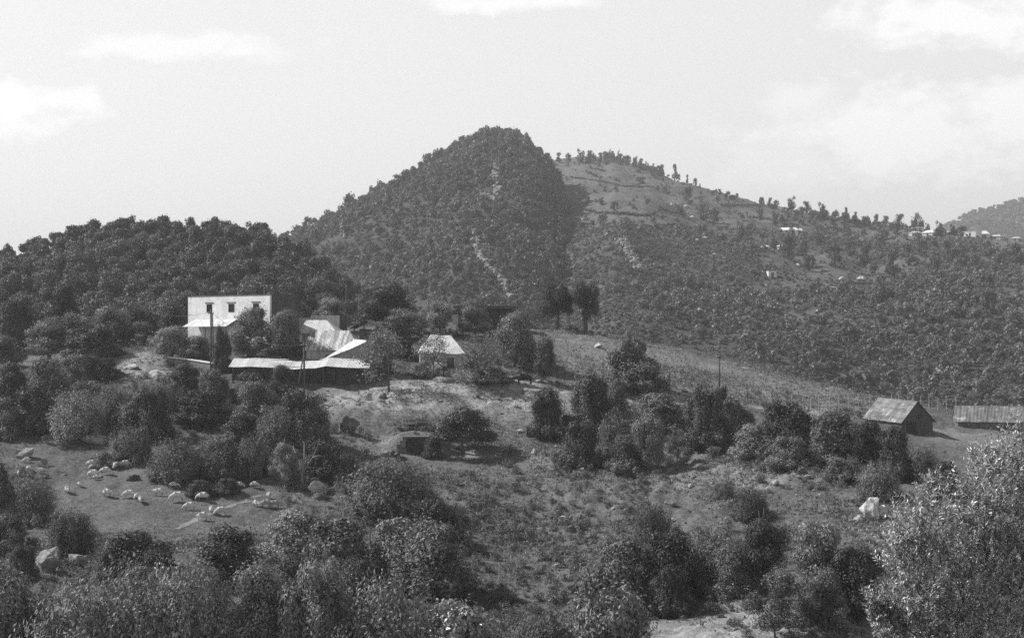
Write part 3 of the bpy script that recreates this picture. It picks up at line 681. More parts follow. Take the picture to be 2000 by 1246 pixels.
P_('bush','leaf_pale',1000,1062,650,715,'bush between the pale olive and the small straight trunk tree',206)
P_('column','leaf_dark',756,806,625,712,'dark upright bush beside the tarpaulin roofed house',203)
P_('olive','leaf_pale',618,682,582,650,'pale tree peeping over the flat roofed outbuilding',232)
P_('bush','leaf_mid',925,1000,716,748,'heap of brushwood bushes left of the cow',None)
P_('tall','leaf_dark',1054,1122,552,644,'left one of the two tall dark trees on the crest of the field',246)
P_('tall','leaf_dark',1112,1176,550,652,'right one of the two tall dark trees on the crest of the field',245)
P_('olive','leaf_pale',705,775,645,712,'olive crown overhanging the right end of the sloping white roof',193.5)
P_('olive','leaf_pale',176,262,598,706,'pale olive in front of the thin pole on the left',216)
P_('olive','leaf_mid',248,306,628,704,'small olive between the thin pole and the boundary wall',214)
P_('bush','leaf_mid',50,140,690,785,'broad bush low on the far left slope')
P_('bush','leaf_dark',-20,62,702,800,'dark bush filling the left edge above the sheep field')
P_('bush','leaf_mid',138,216,738,806,'rounded bush in the left thicket, under the round dark bush')
P_('bush','leaf_dark',326,400,706,768,'dark bush hiding the foot of the boundary wall')
P_('bush','leaf_mid',384,452,714,780,'mid grey bush under the boundary wall beside the narrow dark tree')
P_('shrub','leaf_mid',286,352,735,806,'loose shrub on the bank below the lower pale ledge')
P_('bush','leaf_mid',222,300,780,850,'flat topped bush between the feathery and the upright dark bush')
P_('bush','leaf_mid',560,650,790,880,'bush at the left of the tall split boulder')
P_('bush','leaf_mid',225,330,1098,1190,'broad bush behind the tall pale shrub of the front row')
P_('bush','leaf_mid',330,430,1100,1185,'rounded bush under the great dark bush')
P_('bush','leaf_mid',520,610,1078,1170,'bush between the large leafy bush and the poplar-like tree')
P_('bush','leaf_dark',650,735,1085,1165,'dark bush behind the dome shaped pale bush')
P_('olive','leaf_pale',-30,60,985,1085,'pale tree on the left edge below the sheep field')
P_('bush','leaf_mid',1040,1130,1215,1290,'low bush at the bottom, left of the wide soft bush')
P_('bush','leaf_dark',1260,1345,1095,1200,'dark bush at the bottom of the shadowed hollow')
P_('bush','leaf_mid',1180,1260,845,915,'bush beside the dark ball of bush')
P_('bush','leaf_mid',1500,1580,845,912,'mid grey bush in front of the broad dark hedge bush')
P_('bush','leaf_dark',826,862,850,894,'small dark bush right of the shelter doorway')
P_('bush','leaf_mid',776,838,836,858,'low brambles on the earth roof of the stone shelter',174.5)
P_('bush','leaf_mid',560,615,820,870,'bush under the bank at the foot of the double pole')
KN = {'bush':('bush','bush'),'shrub':('shrub','bush'),'column':('upright_bush','bush'),'coarse':('leafy_bush','bush'),'olive':('olive_tree','tree'),
      'umbrella':('round_tree','tree'),'open':('fruit_tree','tree'),'sparse':('fruit_tree','tree'),'tall':('tall_tree','tree')}
g = np.random.default_rng(23); used = {}
PLANTS = []
for kind, mat, x0, x1, yt, yb, label, d, cat, name in PL:
    cx = (x0+x1)/2
    base = hit(cx, min(yb, 1243)) if d is None and yb <= 1246 else (ground_at(cx, d) if d else ground_at(cx, 109 - (yb-1246)*0.17))
    dd = base.y; s = dd/F; ztop = (HY-yt)*s
    w_ = (x1-x0)*s; h_ = max(ztop - base.z, 0.35*w_)
    k = used.get(kind, 0); used[kind] = k + 1
    nm, ct = KN[kind]
    rz = g.random()*6.283; sink = 0.04*h_
    if yb > 1255: w_ *= 1.22
    sc = (w_*1.04, w_*1.04*(0.9+0.25*g.random()), h_ + sink)
    if kind in TRUNKS:
        root = empty(nm, (base.x, base.y, base.z - sink), rz); root.scale = sc
        cr = mesh_obj('crown', LEAVES[kind][k % len(LEAVES[kind])], root); tr = mesh_obj('trunk', TRUNKS[kind][k % len(TRUNKS[kind])], root)
        cr.material_slots[0].link = 'OBJECT'; cr.material_slots[0].material = M[mat]
    else:
        root = mesh_obj(nm, LEAVES[kind][k % len(LEAVES[kind])], None, (base.x, base.y, base.z - sink), rz); root.scale = sc
        root.material_slots[0].link = 'OBJECT'; root.material_slots[0].material = M[mat]
    tag(root, label, ct)
    PLANTS.append((base.x, base.y, max(w_, 0.5)*0.5))

# ------------------------------------------------------------------ the big olive close to the camera
def near_olive():
    g = np.random.default_rng(5); d0 = 14.5; s = d0/F
    bz = float(zground(np.array([(1930-CX)*s]), np.array([d0]))[0])
    root = empty('olive_tree', ((1930-CX)*s, d0, bz)); tag(root, 'big olive with glittering narrow leaves close by at the lower right', 'tree')
    def pt(px, py, d): return Vector((((px-CX)/F)*d, d, ((HY-py)/F)*d)) - Vector(root.location)
    lobes = [(1945,985,14.6,75,125),(1990,900,14.9,60,90),(1890,1010,14.3,70,90),(1800,1030,14.0,72,75),(1765,1085,13.9,55,80),(1870,1130,14.1,90,90),(1790,1190,13.8,80,75),(1950,1130,14.4,100,110),
             (1900,1230,14.0,110,80),(1740,1205,13.7,45,50),(2030,1030,14.8,70,120),(2060,1180,14.5,90,110),(1820,1270,13.9,90,60),(2000,1290,14.3,110,80),(2130,1090,14.9,100,150),(2080,930,15.3,70,90),(1930,905,15.0,40,45),(1830,960,14.5,35,32),(1715,1180,13.7,22,24)]
    wood = MB(); base = Vector((0, 0, -0.25)); fork = pt(1930, 1420, 14.5)
    wood.tube([base, (0.04, 0.02, (fork.z)*0.5), fork], [0.17, 0.12, 0.10], 9)
    Cs, Ns, Ts, Ls = [], [], [], []
    for lx, ly, ld, rx, ry in lobes:
        c = pt(lx, ly, ld); foot = pt(lx*0.6 + 1930*0.4, max(ly + ry*1.1, 1250), ld*0.7 + 14.5*0.3)
        wood.tube([fork, fork.lerp(foot, 0.5) + Vector((g.normal()*0.04, 0, 0.03)), foot, c], [0.030, 0.020, 0.012, 0.004], 6)
        R = Vector((rx*s, min(rx, 90)*s*0.9, ry*s)); n_tw = int(0.027*rx*ry) + 20
        for i in range(n_tw):
            u = unit(1, g)[0]; q = g.random()**0.45
            a = c + Vector((u[0]*R.x*q, u[1]*R.y*q, u[2]*R.z*q)); 
            dr = Vector((u[0]*0.45 + g.normal()*0.28 - 0.05, u[1]*0.4 + g.normal()*0.28, 0.95 + g.normal()*0.25)).normalized()
            L = 0.13 + 0.15*g.random(); a = a - dr*L*0.5; side = dr.orthogonal().normalized()
            if i % 3 == 0: wood.tube([a, a + dr*L*0.55 + side*0.01, a + dr*L], [0.0035, 0.0025, 0.001], 3)
            nl = int(13 + 8*g.random())
            for j in range(nl):
                t = (j+0.5)/nl; th = j*1.571 + g.normal()*0.3; sd = Matrix.Rotation(th, 3, dr) @ side
                T = (dr*(0.95 + 0.3*g.normal()) + sd*(0.75 + 0.2*g.normal())).normalized(); l = (0.021 + 0.012*g.random())*(1 - 0.3*t)
                Nn = (sd.cross(dr) *0.7*g.normal() + dr*0.9 - sd*0.6 + Vector((-0.35, -0.25, 0.3)) + Vector(unit(1, g)[0])*0.5).normalized()
                Cs.append(a + dr*(L*t) + T*l); Ns.append(Nn); Ts.append(T); Ls.append(l)
    v, q = leaf_quads(np.array(Cs), np.array(Ns), np.array(Ts), np.array(Ls)[:, None], np.array(Ls)[:, None]*0.24)
    mesh_obj('crown', np_mesh('crown', v, q, M['leaf_olive']), root)
    wood.build('trunk', M['pale_bark'], root, smooth=True)
near_olive()

p = hit(866, 735); sn = MB(); gq = np.random.default_rng(8)
sn.tube([(0,0,-0.2),(0.05,0,0.8),(0.1,0,1.5)],[0.09,0.075,0.06],7)
for i in range(9):
    a = gq.random()*6.28; z0 = 0.7 + 0.8*gq.random(); q = 0.9 + 0.9*gq.random(); d1 = (math.cos(a)*q*0.5, math.sin(a)*q*0.3, z0 + 0.7*q*0.6); d2 = (math.cos(a)*q, math.sin(a)*q*0.6, z0 + q*0.9)
    sn.tube([(0.05*z0,0,z0), d1, d2],[0.045,0.03,0.012],5)
tag(sn.build('bare_tree', M['bark'], None, p, 0, True), 'small bare branching tree in front of the tarpaulin roofed house', 'tree')
# bare snag above the split boulder
p = hit(592, 955); sn = MB()
sn.tube([(0,0,-0.3),(-0.1,0,1.4),(0.15,0,2.8),(0.1,0.1,4.2)],[0.16,0.13,0.1,0.04],7)
for a, b, c in (((0,0,1.5),(0.9,0.2,2.9),(1.5,0.1,4.3)),((0.1,0,2.6),(-0.7,0,3.3),(-1.0,0.2,4.0)),((0.9,0.2,2.9),(1.5,0,3.1),(2.1,0,3.0)),((0,0,1.0),(0.8,-0.3,1.5),(1.3,-0.2,2.4))): sn.tube([a,b,c],[0.08,0.05,0.015],5)
tag(sn.build('bare_tree', M['pale_bark'], None, p, 0, True), 'leafless grey snag leaning above the split boulder', 'tree')
p = hit(1482, 1105); sn = MB()
sn.tube([(0,0,-0.3),(0.1,0,1.3),(0.05,0,2.4)],[0.16,0.12,0.09],7)
for a, b, c in (((0.05,0,2.2),(-0.5,0,3.0),(-1.2,0,3.5)),((0.05,0,2.3),(0.1,0,3.3),(0.0,0.1,4.2)),((0.1,0,3.2),(0.35,0,3.8),(0.4,0,4.5)),((-0.5,0,3.0),(-0.9,0,3.0),(-1.5,0.1,3.2))): sn.tube([a,b,c],[0.09,0.07,0.03],5)
tag(sn.build('bare_tree', M['bark'], None, p, 0, True), 'dark dead trunk with forked stubs in the lower right thicket', 'tree')
# trees standing singly on the broad hillside and along its skyline
HT = [(1134,318,24,26,'left one of the pair of big trees at the summit of the broad hill'),(1151,320,20,26,'right one of the pair of big trees at the summit of the broad hill'),(1172,318,15,20,None),(1186,318,18,22,None),(1198,318,16,18,None),(1212,322,18,22,None),(1226,324,16,22,None),(1239,328,15,20,None),(1252,330,16,20,None),(1262,334,14,18,None),(1274,338,16,18,None),(1288,344,12,14,None),
      (1110,322,14,24,'tree at the left end of the summit, next to the pointed mountain'),(1092,318,16,20,None),(1318,349,15,32,'tallest thin tree alone on the bare skyline'),(1326,352,9,16,None),(1342,359,8,18,'small slim tree on the skyline right of the tallest one'),(1358,365,10,18,'slim poplar-like tree on the descending skyline'),(1367,368,5,9,None),
      (1406,381,12,12,'lone bushy tree on the skyline above the terraces'),(1390,381,10,8,None),(1440,388,9,11,None),(1344,398,26,36,'round tree by the pale rocks below the skyline'),(1330,420,18,22,None),(1372,430,30,40,None),(1395,440,24,34,None),(1484,430,14,40,'tall dark tree in the terraced fields'),(1447,470,22,38,'tall column tree below the terraces'),
      (1488,402,14,18,None),(1504,404,14,18,None),(1516,406,14,16,None),(1546,408,24,26,None),(1576,412,24,22,None),(1607,430,26,34,'broad tree on the skyline left of the village'),(1516,440,22,24,None),(1530,444,20,22,None),(1548,470,18,30,None),(1630,424,12,14,None),(1653,424,8,26,'spindly dead-topped tree on the skyline'),(1652,440,24,26,None),(1672,430,10,18,None),
      (1690,440,22,18,None),(1712,438,12,22,None),(1731,440,16,20,None),(1756,446,30,28,'flat crowned tree left of the village houses'),(1789,447,34,30,'biggest round crowned tree on the village skyline'),(1812,452,14,16,None),(1836,462,24,30,'tree between the two groups of village houses'),(1862,460,18,22,None),(1880,462,22,22,None),(1540,500,34,44,None),(1568,500,26,36,None),(1600,480,30,36,None),(1580,530,30,34,None),(1630,520,34,46,None),(1660,500,30,36,None),(1690,520,36,44,None),(1720,490,28,36,None),(1745,540,40,50,None),(1775,520,34,44,None),(1800,500,30,36,None),(1830,560,44,60,None),(1850,510,30,40,None),(1880,520,30,44,None),(1905,540,36,46,None),(1930,500,28,36,None),(1950,540,34,48,None),(1985,520,36,44,None),(1860,600,36,44,None),(1930,610,40,50,None),(1512,495,18,32,None),(1470,500,16,26,None),
      (1182,375,9,12,None),(1255,360,14,14,None),(1298,378,16,14,None),(1285,372,9,10,None),(1264,400,8,12,None),(1175,400,16,14,None),(1200,410,20,18,None),(1148,395,12,12,None)]
g = np.random.default_rng(31)
for i in range(46):
    q = g.random(); px_ = 1150 + 146*q; HT.append((px_, np.interp(px_, SK_R[:, 0], SK_R[:, 1]) + 2 + 13*g.random()**2, 7 + 13*g.random()**1.5, 7 + 17*g.random()**1.7, None))
for i in range(42):
    px_ = 1400 + 480*g.random(); HT.append((px_, np.interp(px_, SK_R[:, 0], SK_R[:, 1]) + 2 + 26*g.random()**1.5, 8 + 20*g.random()**2, 7 + 18*g.random()**1.6, None))
for px, py, w_, h_, lab in HT:
    b = hit(px, py, z_right, 340, 1330, 1.0); s = b.y/F; t = g.integers(0, 3)
    root = empty('hillside_tree', (b.x, b.y, b.z - 0.02*h_*s), g.random()*6.28); root.scale = (w_*s*1.05, w_*s*1.05, h_*s*1.05)
    mesh_obj('crown', SKYT[t], root); mesh_obj('trunk', TRUNKS['tall'][t % 2], root)
    tag(root, lab or 'small hazy tree standing singly on the broad hillside', 'tree', None if lab else 'single trees on the broad hillside')
# hedge lines along the terraces
HEDGES = [([(1140,410),(1167,419),(1213,419),(1257,424),(1277,421),(1293,411),(1308,416),(1339,421)],6,'long wavy dark hedge across the open field'),([(1113,347),(1180,356),(1221,365),(1277,366)],2.6,'thin hedge line high on the bare field below the summit'),
          ([(1408,403),(1450,402),(1500,404),(1545,400)],3.6,'straight hedge below the descending skyline'),([(1460,425),(1500,429),(1560,442)],4,'hedge above the long white farmhouse'),([(1231,441),(1275,446),(1318,442)],7,'short thick hedge below the wavy one'),([(1153,330),(1182,336)],4.5,'short dark hedge just under the summit trees'),([(1145,337),(1168,348)],5,'dark bank of bushes under the summit pair'),([(1660,555),(1760,560),(1860,556),(1980,540)],6,'long shaded hedge low on the right of the hillside')]
for pts, hpx, lab in HEDGES:
    Vs = []; Qs = []; n0 = 0; L = 0
    pts = np.array(pts, float); seg = np.hypot(*np.diff(pts, axis=0).T); cum = np.concatenate([[0], np.cumsum(seg)])
    O = hit(pts[0, 0], pts[0, 1], z_right, 340, 1330, 1.0)
    for t in np.arange(0, cum[-1], hpx*0.42):
        px = np.interp(t, cum, pts[:, 0]); py = np.interp(t, cum, pts[:, 1]) + g.normal()*0.4
        b = hit(px, py, z_right, 340, 1330, 1.0); s = b.y/F; pv, pq = FARB[int(g.integers(0, 5))]; k = hpx*s*(0.7 + 0.6*g.random())
        Vs.append(pv*np.array([k*1.25, k*1.25, k]) + np.array(b - O)); Qs.append(pq + n0); n0 += len(pv)
    tag(mesh_obj('hedge', np_mesh('hedge', np.concatenate(Vs), np.concatenate(Qs), M['leaf_wood']), None, O), lab, 'hedge')
# ------------------------------------------------------------------ undergrowth, grass, crops
g = np.random.default_rng(41)
UND = []
for i in range(6):
    B = blobs(g, 6, (-0.5, 0.5, 0.05, 0.9), 0.16, 0.3); UND.append(join(clump_leaves(g, B, 240, 0.058, 0.3, 0.5, 0.4, 0.3), stem_leaves(g, 22, 9, 0.055, 0.5, 0.6, 1.1, 0.3)))
def on_ground(x, y): return np.stack([x, y, zground(x, y)], 1)
xs, ys = [], []
for (x, y, r_) in PLANTS:
    if y < 60: continue
    px = CX + F*x/y; n = int(9*min(r_, 3.2)**1.3); a = g.random(n)*6.283; q = (0.55 + 0.95*g.random(n)**1.4)*r_
    xs.append(x + np.cos(a)*q); ys.append(y + np.sin(a)*q)
REG = [(-20,340,700,860,320),(340,640,780,905,260),(1130,1700,770,905,240),(1480,1780,840,960,80),(-20,1000,1110,1246,340),(1120,1740,1040,1200,240),(520,930,930,1130,160),(-20,110,900,1110,90),(250,720,690,790,130),(940,1090,620,720,60),(60,340,1070,1140,70),(540,720,840,960,110),(850,1260,900,1240,420)]
for x0, x1, y0, y1, n in REG:
    for i in range(n):
        b = hit(x0 + (x1-x0)*g.random(), min(y0 + (y1-y0)*g.random(), 1243), step=0.5); xs.append([b.x]); ys.append([b.y])
X = np.concatenate([np.asarray(a, float) for a in xs]); Y = np.concatenate([np.asarray(a, float) for a in ys])
P = on_ground(X, Y); px = CX + F*P[:, 0]/P[:, 1]; py = HY - F*P[:, 2]/P[:, 1]
lawn = ((px > 90) & (px < 560) & (py > 915) & (py < 1030)) | ((px > 1760) & (py < 880)) | ((np.abs(px-400) < 400) & (py > 690) & (py < 730) & (P[:, 1] > 188)) | (np.abs(px-812) < 30) & (np.abs(py-893) < 18) | (np.abs(px-905) < 75) & (np.abs(py-890) < 32) | (px > 640) & (px < 1030) & (py > 738) & (py < 775)
P = P[~lawn]
W = 0.35 + 1.15*g.random(len(P))**2.0; H = W*(0.55 + 0.5*g.random(len(P))); merged('undergrowth', P, UND, (W, H), g, M['leaf_mid'], 'low undergrowth and brambles between the bushes')
# grass and weeds
n = 150000
d = 98 + (214-98)*g.random(n)**0.9; px = -60 + 2120*g.random(n); x = (px-CX)/F*d
dn = fbm(x/5, d/5, 201, 3); dd = dirt(x, d); keep = (g.random(n) < np.clip(0.55 + 1.1*dn, 0.08, 1)*(1 - 0.65*np.clip(dd, 0, 1)))
x, d = x[keep], d[keep]; z = zground(x, d); n = len(x); k = 4
row = HY - F*z/d; colm = CX + F*x/d; short = ((colm > 60) & (colm < 560) & (row > 870) & (row < 1040)) | (colm > 1750)
size = np.where(short, 0.055, 0.075 + 0.13*np.clip(0.5 + 1.2*vnoise(x/7, d/7, 303), 0, 1))*(0.7 + 0.7*g.random(n))
C = np.repeat(np.stack([x, d, z], 1), k, 0) + g.normal(size=(n*k, 3))*np.repeat(size, k)[:, None]*np.array([0.7, 0.7, 0.0]); S = np.repeat(size, k)*(0.7 + 0.6*g.random(n*k))
T = np.stack([g.normal(size=n*k)*0.45, g.normal(size=n*k)*0.45, np.ones(n*k)], 1); C[:, 2] += S*0.4
Nn = np.stack([g.normal(size=n*k), g.normal(size=n*k), 0.5*np.ones(n*k)], 1); Nn /= np.linalg.norm(Nn, axis=1, keepdims=True)
dry = np.repeat((vnoise(x/11, d/11, 404) + 0.25*g.normal(size=n)) > 0.12, k)
for nm, mt, sel, lab in (('grass', 'grass_blade', ~dry, 'rough grass and weeds over the slopes'), ('dry_grass', 'dry_blade', dry, 'pale dry grass in patches over the slopes')):
    v, q = leaf_quads(C[sel], Nn[sel], T[sel].copy(), S[sel][:, None]*0.62, S[sel][:, None]*0.26); o = mesh_obj(nm, np_mesh(nm, v, q, M[mt])); o['kind'] = 'stuff'; o['label'] = lab
# stubbly crop on the field below the tall trees
n = 15000; d = 196 + 68*g.random(n); px = 1050 + 900*g.random(n); x = (px-CX)/F*d; z = zground(x, d); row = HY - F*z/d
fr = np.interp(px, [1050, 1300, 1500, 1700, 1860, 1950], [724, 756, 786, 798, 808, 812]); k = (row < fr + 8*g.normal(size=n)) & (g.random(n) < 0.6 + 1.0*fbm(x/9, d/9, 77, 2))
P = np.stack([x, d, z], 1)[k]; S = 0.13 + 0.24*g.random(len(P)); 
STK = [stem_leaves(g, 4, 2, 0.3, 0.35, 0.8, 1.3, 0.2) for i in range(4)]; merged('crop_stubble', P, STK, (S*1.1, S*1.5), g, M['leaf_mid'], 'dark stubbly crop on the sloping field')
# ------------------------------------------------------------------ buildings
def XY(px, d): return ((px-CX)/F*d, d)
def ZR(py, d): return (HY-py)/F*d
def window(parent, x, z0, w_, h_, y=-0.0, bars=2, glass='glass', frame='dark_paint', lintel=True):
    """window in a wall whose outer face is local y=0"""
    fr = MB(); t = 0.07
    fr.box(x-w_/2, x-w_/2+t, -0.035, 0.10, z0, z0+h_); fr.box(x+w_/2-t, x+w_/2, -0.035, 0.10, z0, z0+h_)
    fr.box(x-w_/2+t, x+w_/2-t, -0.035, 0.10, z0+h_-t, z0+h_); fr.box(x-w_/2+t, x+w_/2-t, -0.035, 0.10, z0, z0+t)
    if bars:
        for k in range(1, bars+1):
            xb = x-w_/2 + w_*k/(bars+1); fr.box(xb-0.025, xb+0.025, -0.02, 0.06, z0+t, z0+h_-t)
        fr.box(x-w_/2+t, x+w_/2-t, -0.018, 0.055, z0+h_*0.48, z0+h_*0.48+0.05)
    o = fr.build('window', M[frame], parent)
    gb = MB().box(x-w_/2+t, x+w_/2-t, 0.065, 0.085, z0+t, z0+h_-t); gb.build('pane', M[glass], o)
    if lintel:
        MB().box(x-w_/2-0.35, x+w_/2+0.35, -0.09, -0.003, z0+h_+0.16, z0+h_+0.25).build('lintel', M['dark_sheet'], o)
    return o
def front_wall(L, z0, z1, openings, th=0.25, y0=0.0):
    """front wall slab from x=-L..0 with rectangular openings (x0,x1,z0,z1), as butted pieces"""
    b = MB(); xs = sorted(set([-L, 0.0] + [v for o in openings for v in o[:2]]))
    for a, c in zip(xs[:-1], xs[1:]):
        op = [o for o in openings if o[0] <= a + 1e-6 and o[1] >= c - 1e-6]
        if not op: b.box(a, c, y0, y0+th, z0, z1); continue
        zz = z0
        for o in sorted(op, key=lambda o: o[2]):
            if o[2] > zz: b.box(a, c, y0, y0+th, zz, o[2])
            zz = o[3]
        if zz < z1: b.box(a, c, y0, y0+th, zz, z1)
    return b

# --- white two-storey house (origin: its right front corner at the ground)
def white_house():
    d = 203.0; x, y = XY(527, d); gz = -4.2; th = math.atan2(-0.70, 0.714); L = 17.8; D = 4.6
    r = empty('white_house', (x, y, gz), th); tag(r, 'white two-storey flat roofed house with a row of three small windows', 'house')
    H = ZR(576, d) - gz
    def lx(px):   # local x where the sight line of a column meets the front wall
        k = (px-CX)/F; c, s = math.cos(th), math.sin(th); return (k*y - x)/(c - k*s)
    ops = []; wins = []
    for px, w_ in ((409, 1.2), (452, 1.25), (500, 1.2)):
        q = lx(px); z0 = H - 2.1; ops.append((q-w_/2, q+w_/2, z0, z0+1.05)); wins.append((q, z0, w_, 1.05))
    door = lx(424); ops.append((door-0.6, door+0.6, 0.0, 2.2)); ops.append((lx(385)-0.7, lx(385)+0.7, 1.0, 2.1))
    b = front_wall(L, -0.6, H, ops)
    b.build('wall', M['whitewash'], r)
    sw = MB().box(-0.25, -0.003, 0.253, D, -0.6, H).box(-L+0.003, -L+0.25, 0.253, D, -0.6, H).box(-L+0.25, -0.25, D-0.25, D, -0.6, H).box(-L+0.25, -0.25, 0.26, D-0.26, 3.2, 3.4).build('side_wall', M['dark_sheet'], r); sw['label'] = 'side wall coloured dark for its shade'  # walls turned from the sun; their shade is put into the dark colour
    rf = MB().box(-L-0.06, 0.06, -0.07, D+0.06, H+0.003, H+0.10).box(-L+0.3, -0.3, 0.3, D-0.3, H-0.45, H-0.3); rf.build('roof', M['dark_sheet'], r)
    for q, z0, w_, h_ in wins: window(r, q, z0, w_, h_)
    window(r, lx(385), 1.0, 1.4, 1.1, lintel=False)
    dr = MB().box(door-0.6, door+0.6, 0.06, 0.11, 0.0, 2.2).build('door', M['timber'], r); MB().box(door+0.42, door+0.5, 0.02, 0.058, 1.0, 1.08).build('handle', M['dark_paint'], dr)
    a0, a1 = lx(383), lx(459); zt = H - 3.0; aw = MB(); aw.slab([(a0-0.6, -1.75, zt-0.95), (a1+0.5, -1.75, zt-0.9), (a1+0.4, -0.02, zt), (a0-0.1, -0.02, zt)], 0.05); aw_o = aw.build('awning', M['white_sheet'], r)
    ps = MB()
    for q in (a0-0.3, (a0+a1)/2, a1+0.2): ps.box(q-0.06, q+0.06, -1.66, -1.54, -0.5, zt-0.97)
    ps.build('awning_posts', M['timber'], aw_o)
white_house()

# --- flat roofed outbuilding behind the corrugated roofs
def outbuilding():
    d = 214.0; x, y = XY(662, d); gz = -3.0; th = math.radians(-14); r = empty('outbuilding', (x, y, gz), th); tag(r, 'pale grey flat roofed outbuilding behind the corrugated roofs', 'building')
    H = ZR(616, d) - gz; L = 3.95; D = 3.2
    q = -2.55; b = front_wall(L, -0.5, H, [(q-0.16, q+0.16, H-1.0, H-0.5)]); sw = MB().box(-0.25, -0.003, 0.253, D, -0.5, H).build('side_wall', M['dark_sheet'], r); sw['label'] = 'side wall with its shade put into the colour'; b.box(-L, -L+0.25, 0.25, D, -0.5, H); b.box(-L+0.25, -0.25, D-0.25, D, -0.5, H)  # side wall darkened in colour to hold its shade
    b.box(-L-2.1, -L-0.003, 0.12, D-0.2, -0.5, H-0.32); b.build('wall', M['plaster'], r)
    MB().box(-L+0.25, -0.25, 0.26, D-0.26, H-0.4, H-0.2).build('roof', M['dark_sheet'], r)
    window(r, q, H-1.0, 0.32, 0.5, bars=0, lintel=False)
outbuilding()

def hip_house(name, label, px_r, d, th, L, D, gz, ze, zr, hipl, hipr, roofm, wallm, ops, over=0.35, door=None, wins=(), legs=False):
    """oblong building, origin right front corner; hipl / hipr: how far the ridge stops short of each end"""
    x, y = XY(px_r, d); r = empty(name, (x, y, gz), th); tag(r, label, 'building'); ze -= gz; zr -= gz
    b = front_wall(L, -0.6, ze, ops); b.box(-0.25, 0, 0.25, D, -0.6, ze); b.box(-L, -L+0.25, 0.25, D, -0.6, ze); b.box(-L+0.25, -0.25, D-0.25, D, -0.6, ze)
    for s, hx in ((-L, hipl), (0.0, hipr)):
        if hx < 0.2: b.add([(s, 0.02, ze), (s, D-0.02, ze), (s, D/2, zr-0.1), (s + (0.25 if s < 0 else -0.25), 0.02, ze), (s + (0.25 if s < 0 else -0.25), D-0.02, ze), (s + (0.25 if s < 0 else -0.25), D/2, zr-0.1)], [(0, 1, 2), (5, 4, 3), (0, 3, 4, 1), (1, 4, 5, 2), (2, 5, 3, 0)])
    b.build('wall', M[wallm], r)
    o = over; k = (zr-ze)/(D/2); zo = ze - o*k*0.9 + 0.06; rf = MB()
    x0, x1 = -L-o, o; r0, r1 = x0 + hipl + (0 if hipl else 0), x1 - hipr
    rf.slab([(x0, -o, zo), (x1, -o, zo), (r1, D/2, zr), (r0, D/2, zr)], 0.05); rf.slab([(x1, D+o, zo), (x0, D+o, zo), (r0, D/2+0.01, zr), (r1, D/2+0.01, zr)], 0.05)
    if hipr > 0.2: rf.slab([(x1+0.005, -o, zo), (x1+0.005, D+o, zo), (r1+0.005, D/2, zr)], 0.05)
    if hipl > 0.2: rf.slab([(x0-0.005, D+o, zo), (x0-0.005, -o, zo), (r0-0.005, D/2, zr)], 0.05)
    rf.build('roof', M[roofm], r)
    for (q, z0, w_, h_) in wins: window(r, q, z0, w_, h_, bars=1, lintel=False)
    if door is not None: 
        for q in (door if isinstance(door, tuple) else (door,)): MB().box(q-0.45, q+0.45, 0.08, 0.13, -0.2, 1.85).build('door', M['timber'], r)
    return r
z = ZR(683, 199)
hip_house('corrugated_house', 'low house under a big corrugated roof streaked with rust', 701, 199.0, math.radians(-7), 6.6, 5.4, -5.2, z+0.15, z+2.35, 0.2, 2.2, 'old_sheet', 'plaster', [(-4.2, -3.3, -0.2, 1.85), (-2.55, -1.65, -0.2, 1.85), (-1.3, -0.5, 0.9, 1.8)], door=(-3.75, -2.1), wins=[(-0.9, 0.9, 0.8, 0.9)])
z = ZR(648, 207)
hip_house('upper_house', 'small white roofed house between the corrugated roof and the flat outbuilding', 655, 207.0, math.radians(-7), 4.4, 4.4, -3.8, z, z+1.5, 0.4, 2.0, 'white_sheet', 'plaster', [])

def lean_to():   # white roof that climbs to the right
    d = 195.0; x0, y0 = XY(637, d); gz = -5.9; r = empty('sloping_shed', (x0, y0, gz), math.radians(3)); tag(r, 'shed with a white roof sloping down to the left, in front of the corrugated house', 'shed')
    zl = ZR(700, d) - gz; zr = ZR(665, d) - gz; W = 5.0; D = 4.6; up = 0.95
    b = MB(); b.prism_y([(0.3, -0.8), (W-0.2, -0.8), (W-0.2, zl + (zr-zl)*(W-0.2)/W - 0.1), (0.3, zl + (zr-zl)*0.3/W - 0.1)], 0.35, 0.6)
    b.box(W-0.45, W-0.2, 0.603, D-0.3, -0.8, zr-0.35); b.box(0.3, 0.55, 0.603, D-0.3, -0.8, zl-0.02); b.build('wall', M['plaster'], r)
    rf = MB().slab([(-0.35, -0.1, zl-0.1), (W*0.55, -0.1, zl + (zr-zl)*0.5), (W+0.1, -0.1, zr), (W-1.7, D, zr+0.12), (W*0.3, D, zl + (zr-zl)*0.42 + 0.3)], 0.06); rf.build('roof', M['white_sheet'], r)
    for px_, w_ in ((2.1, 0.5), (3.2, 0.45)): MB().box(px_, px_+w_, 0.3, 0.347, 0.35, 0.95).build('opening', M['glass'], r)
lean_to()

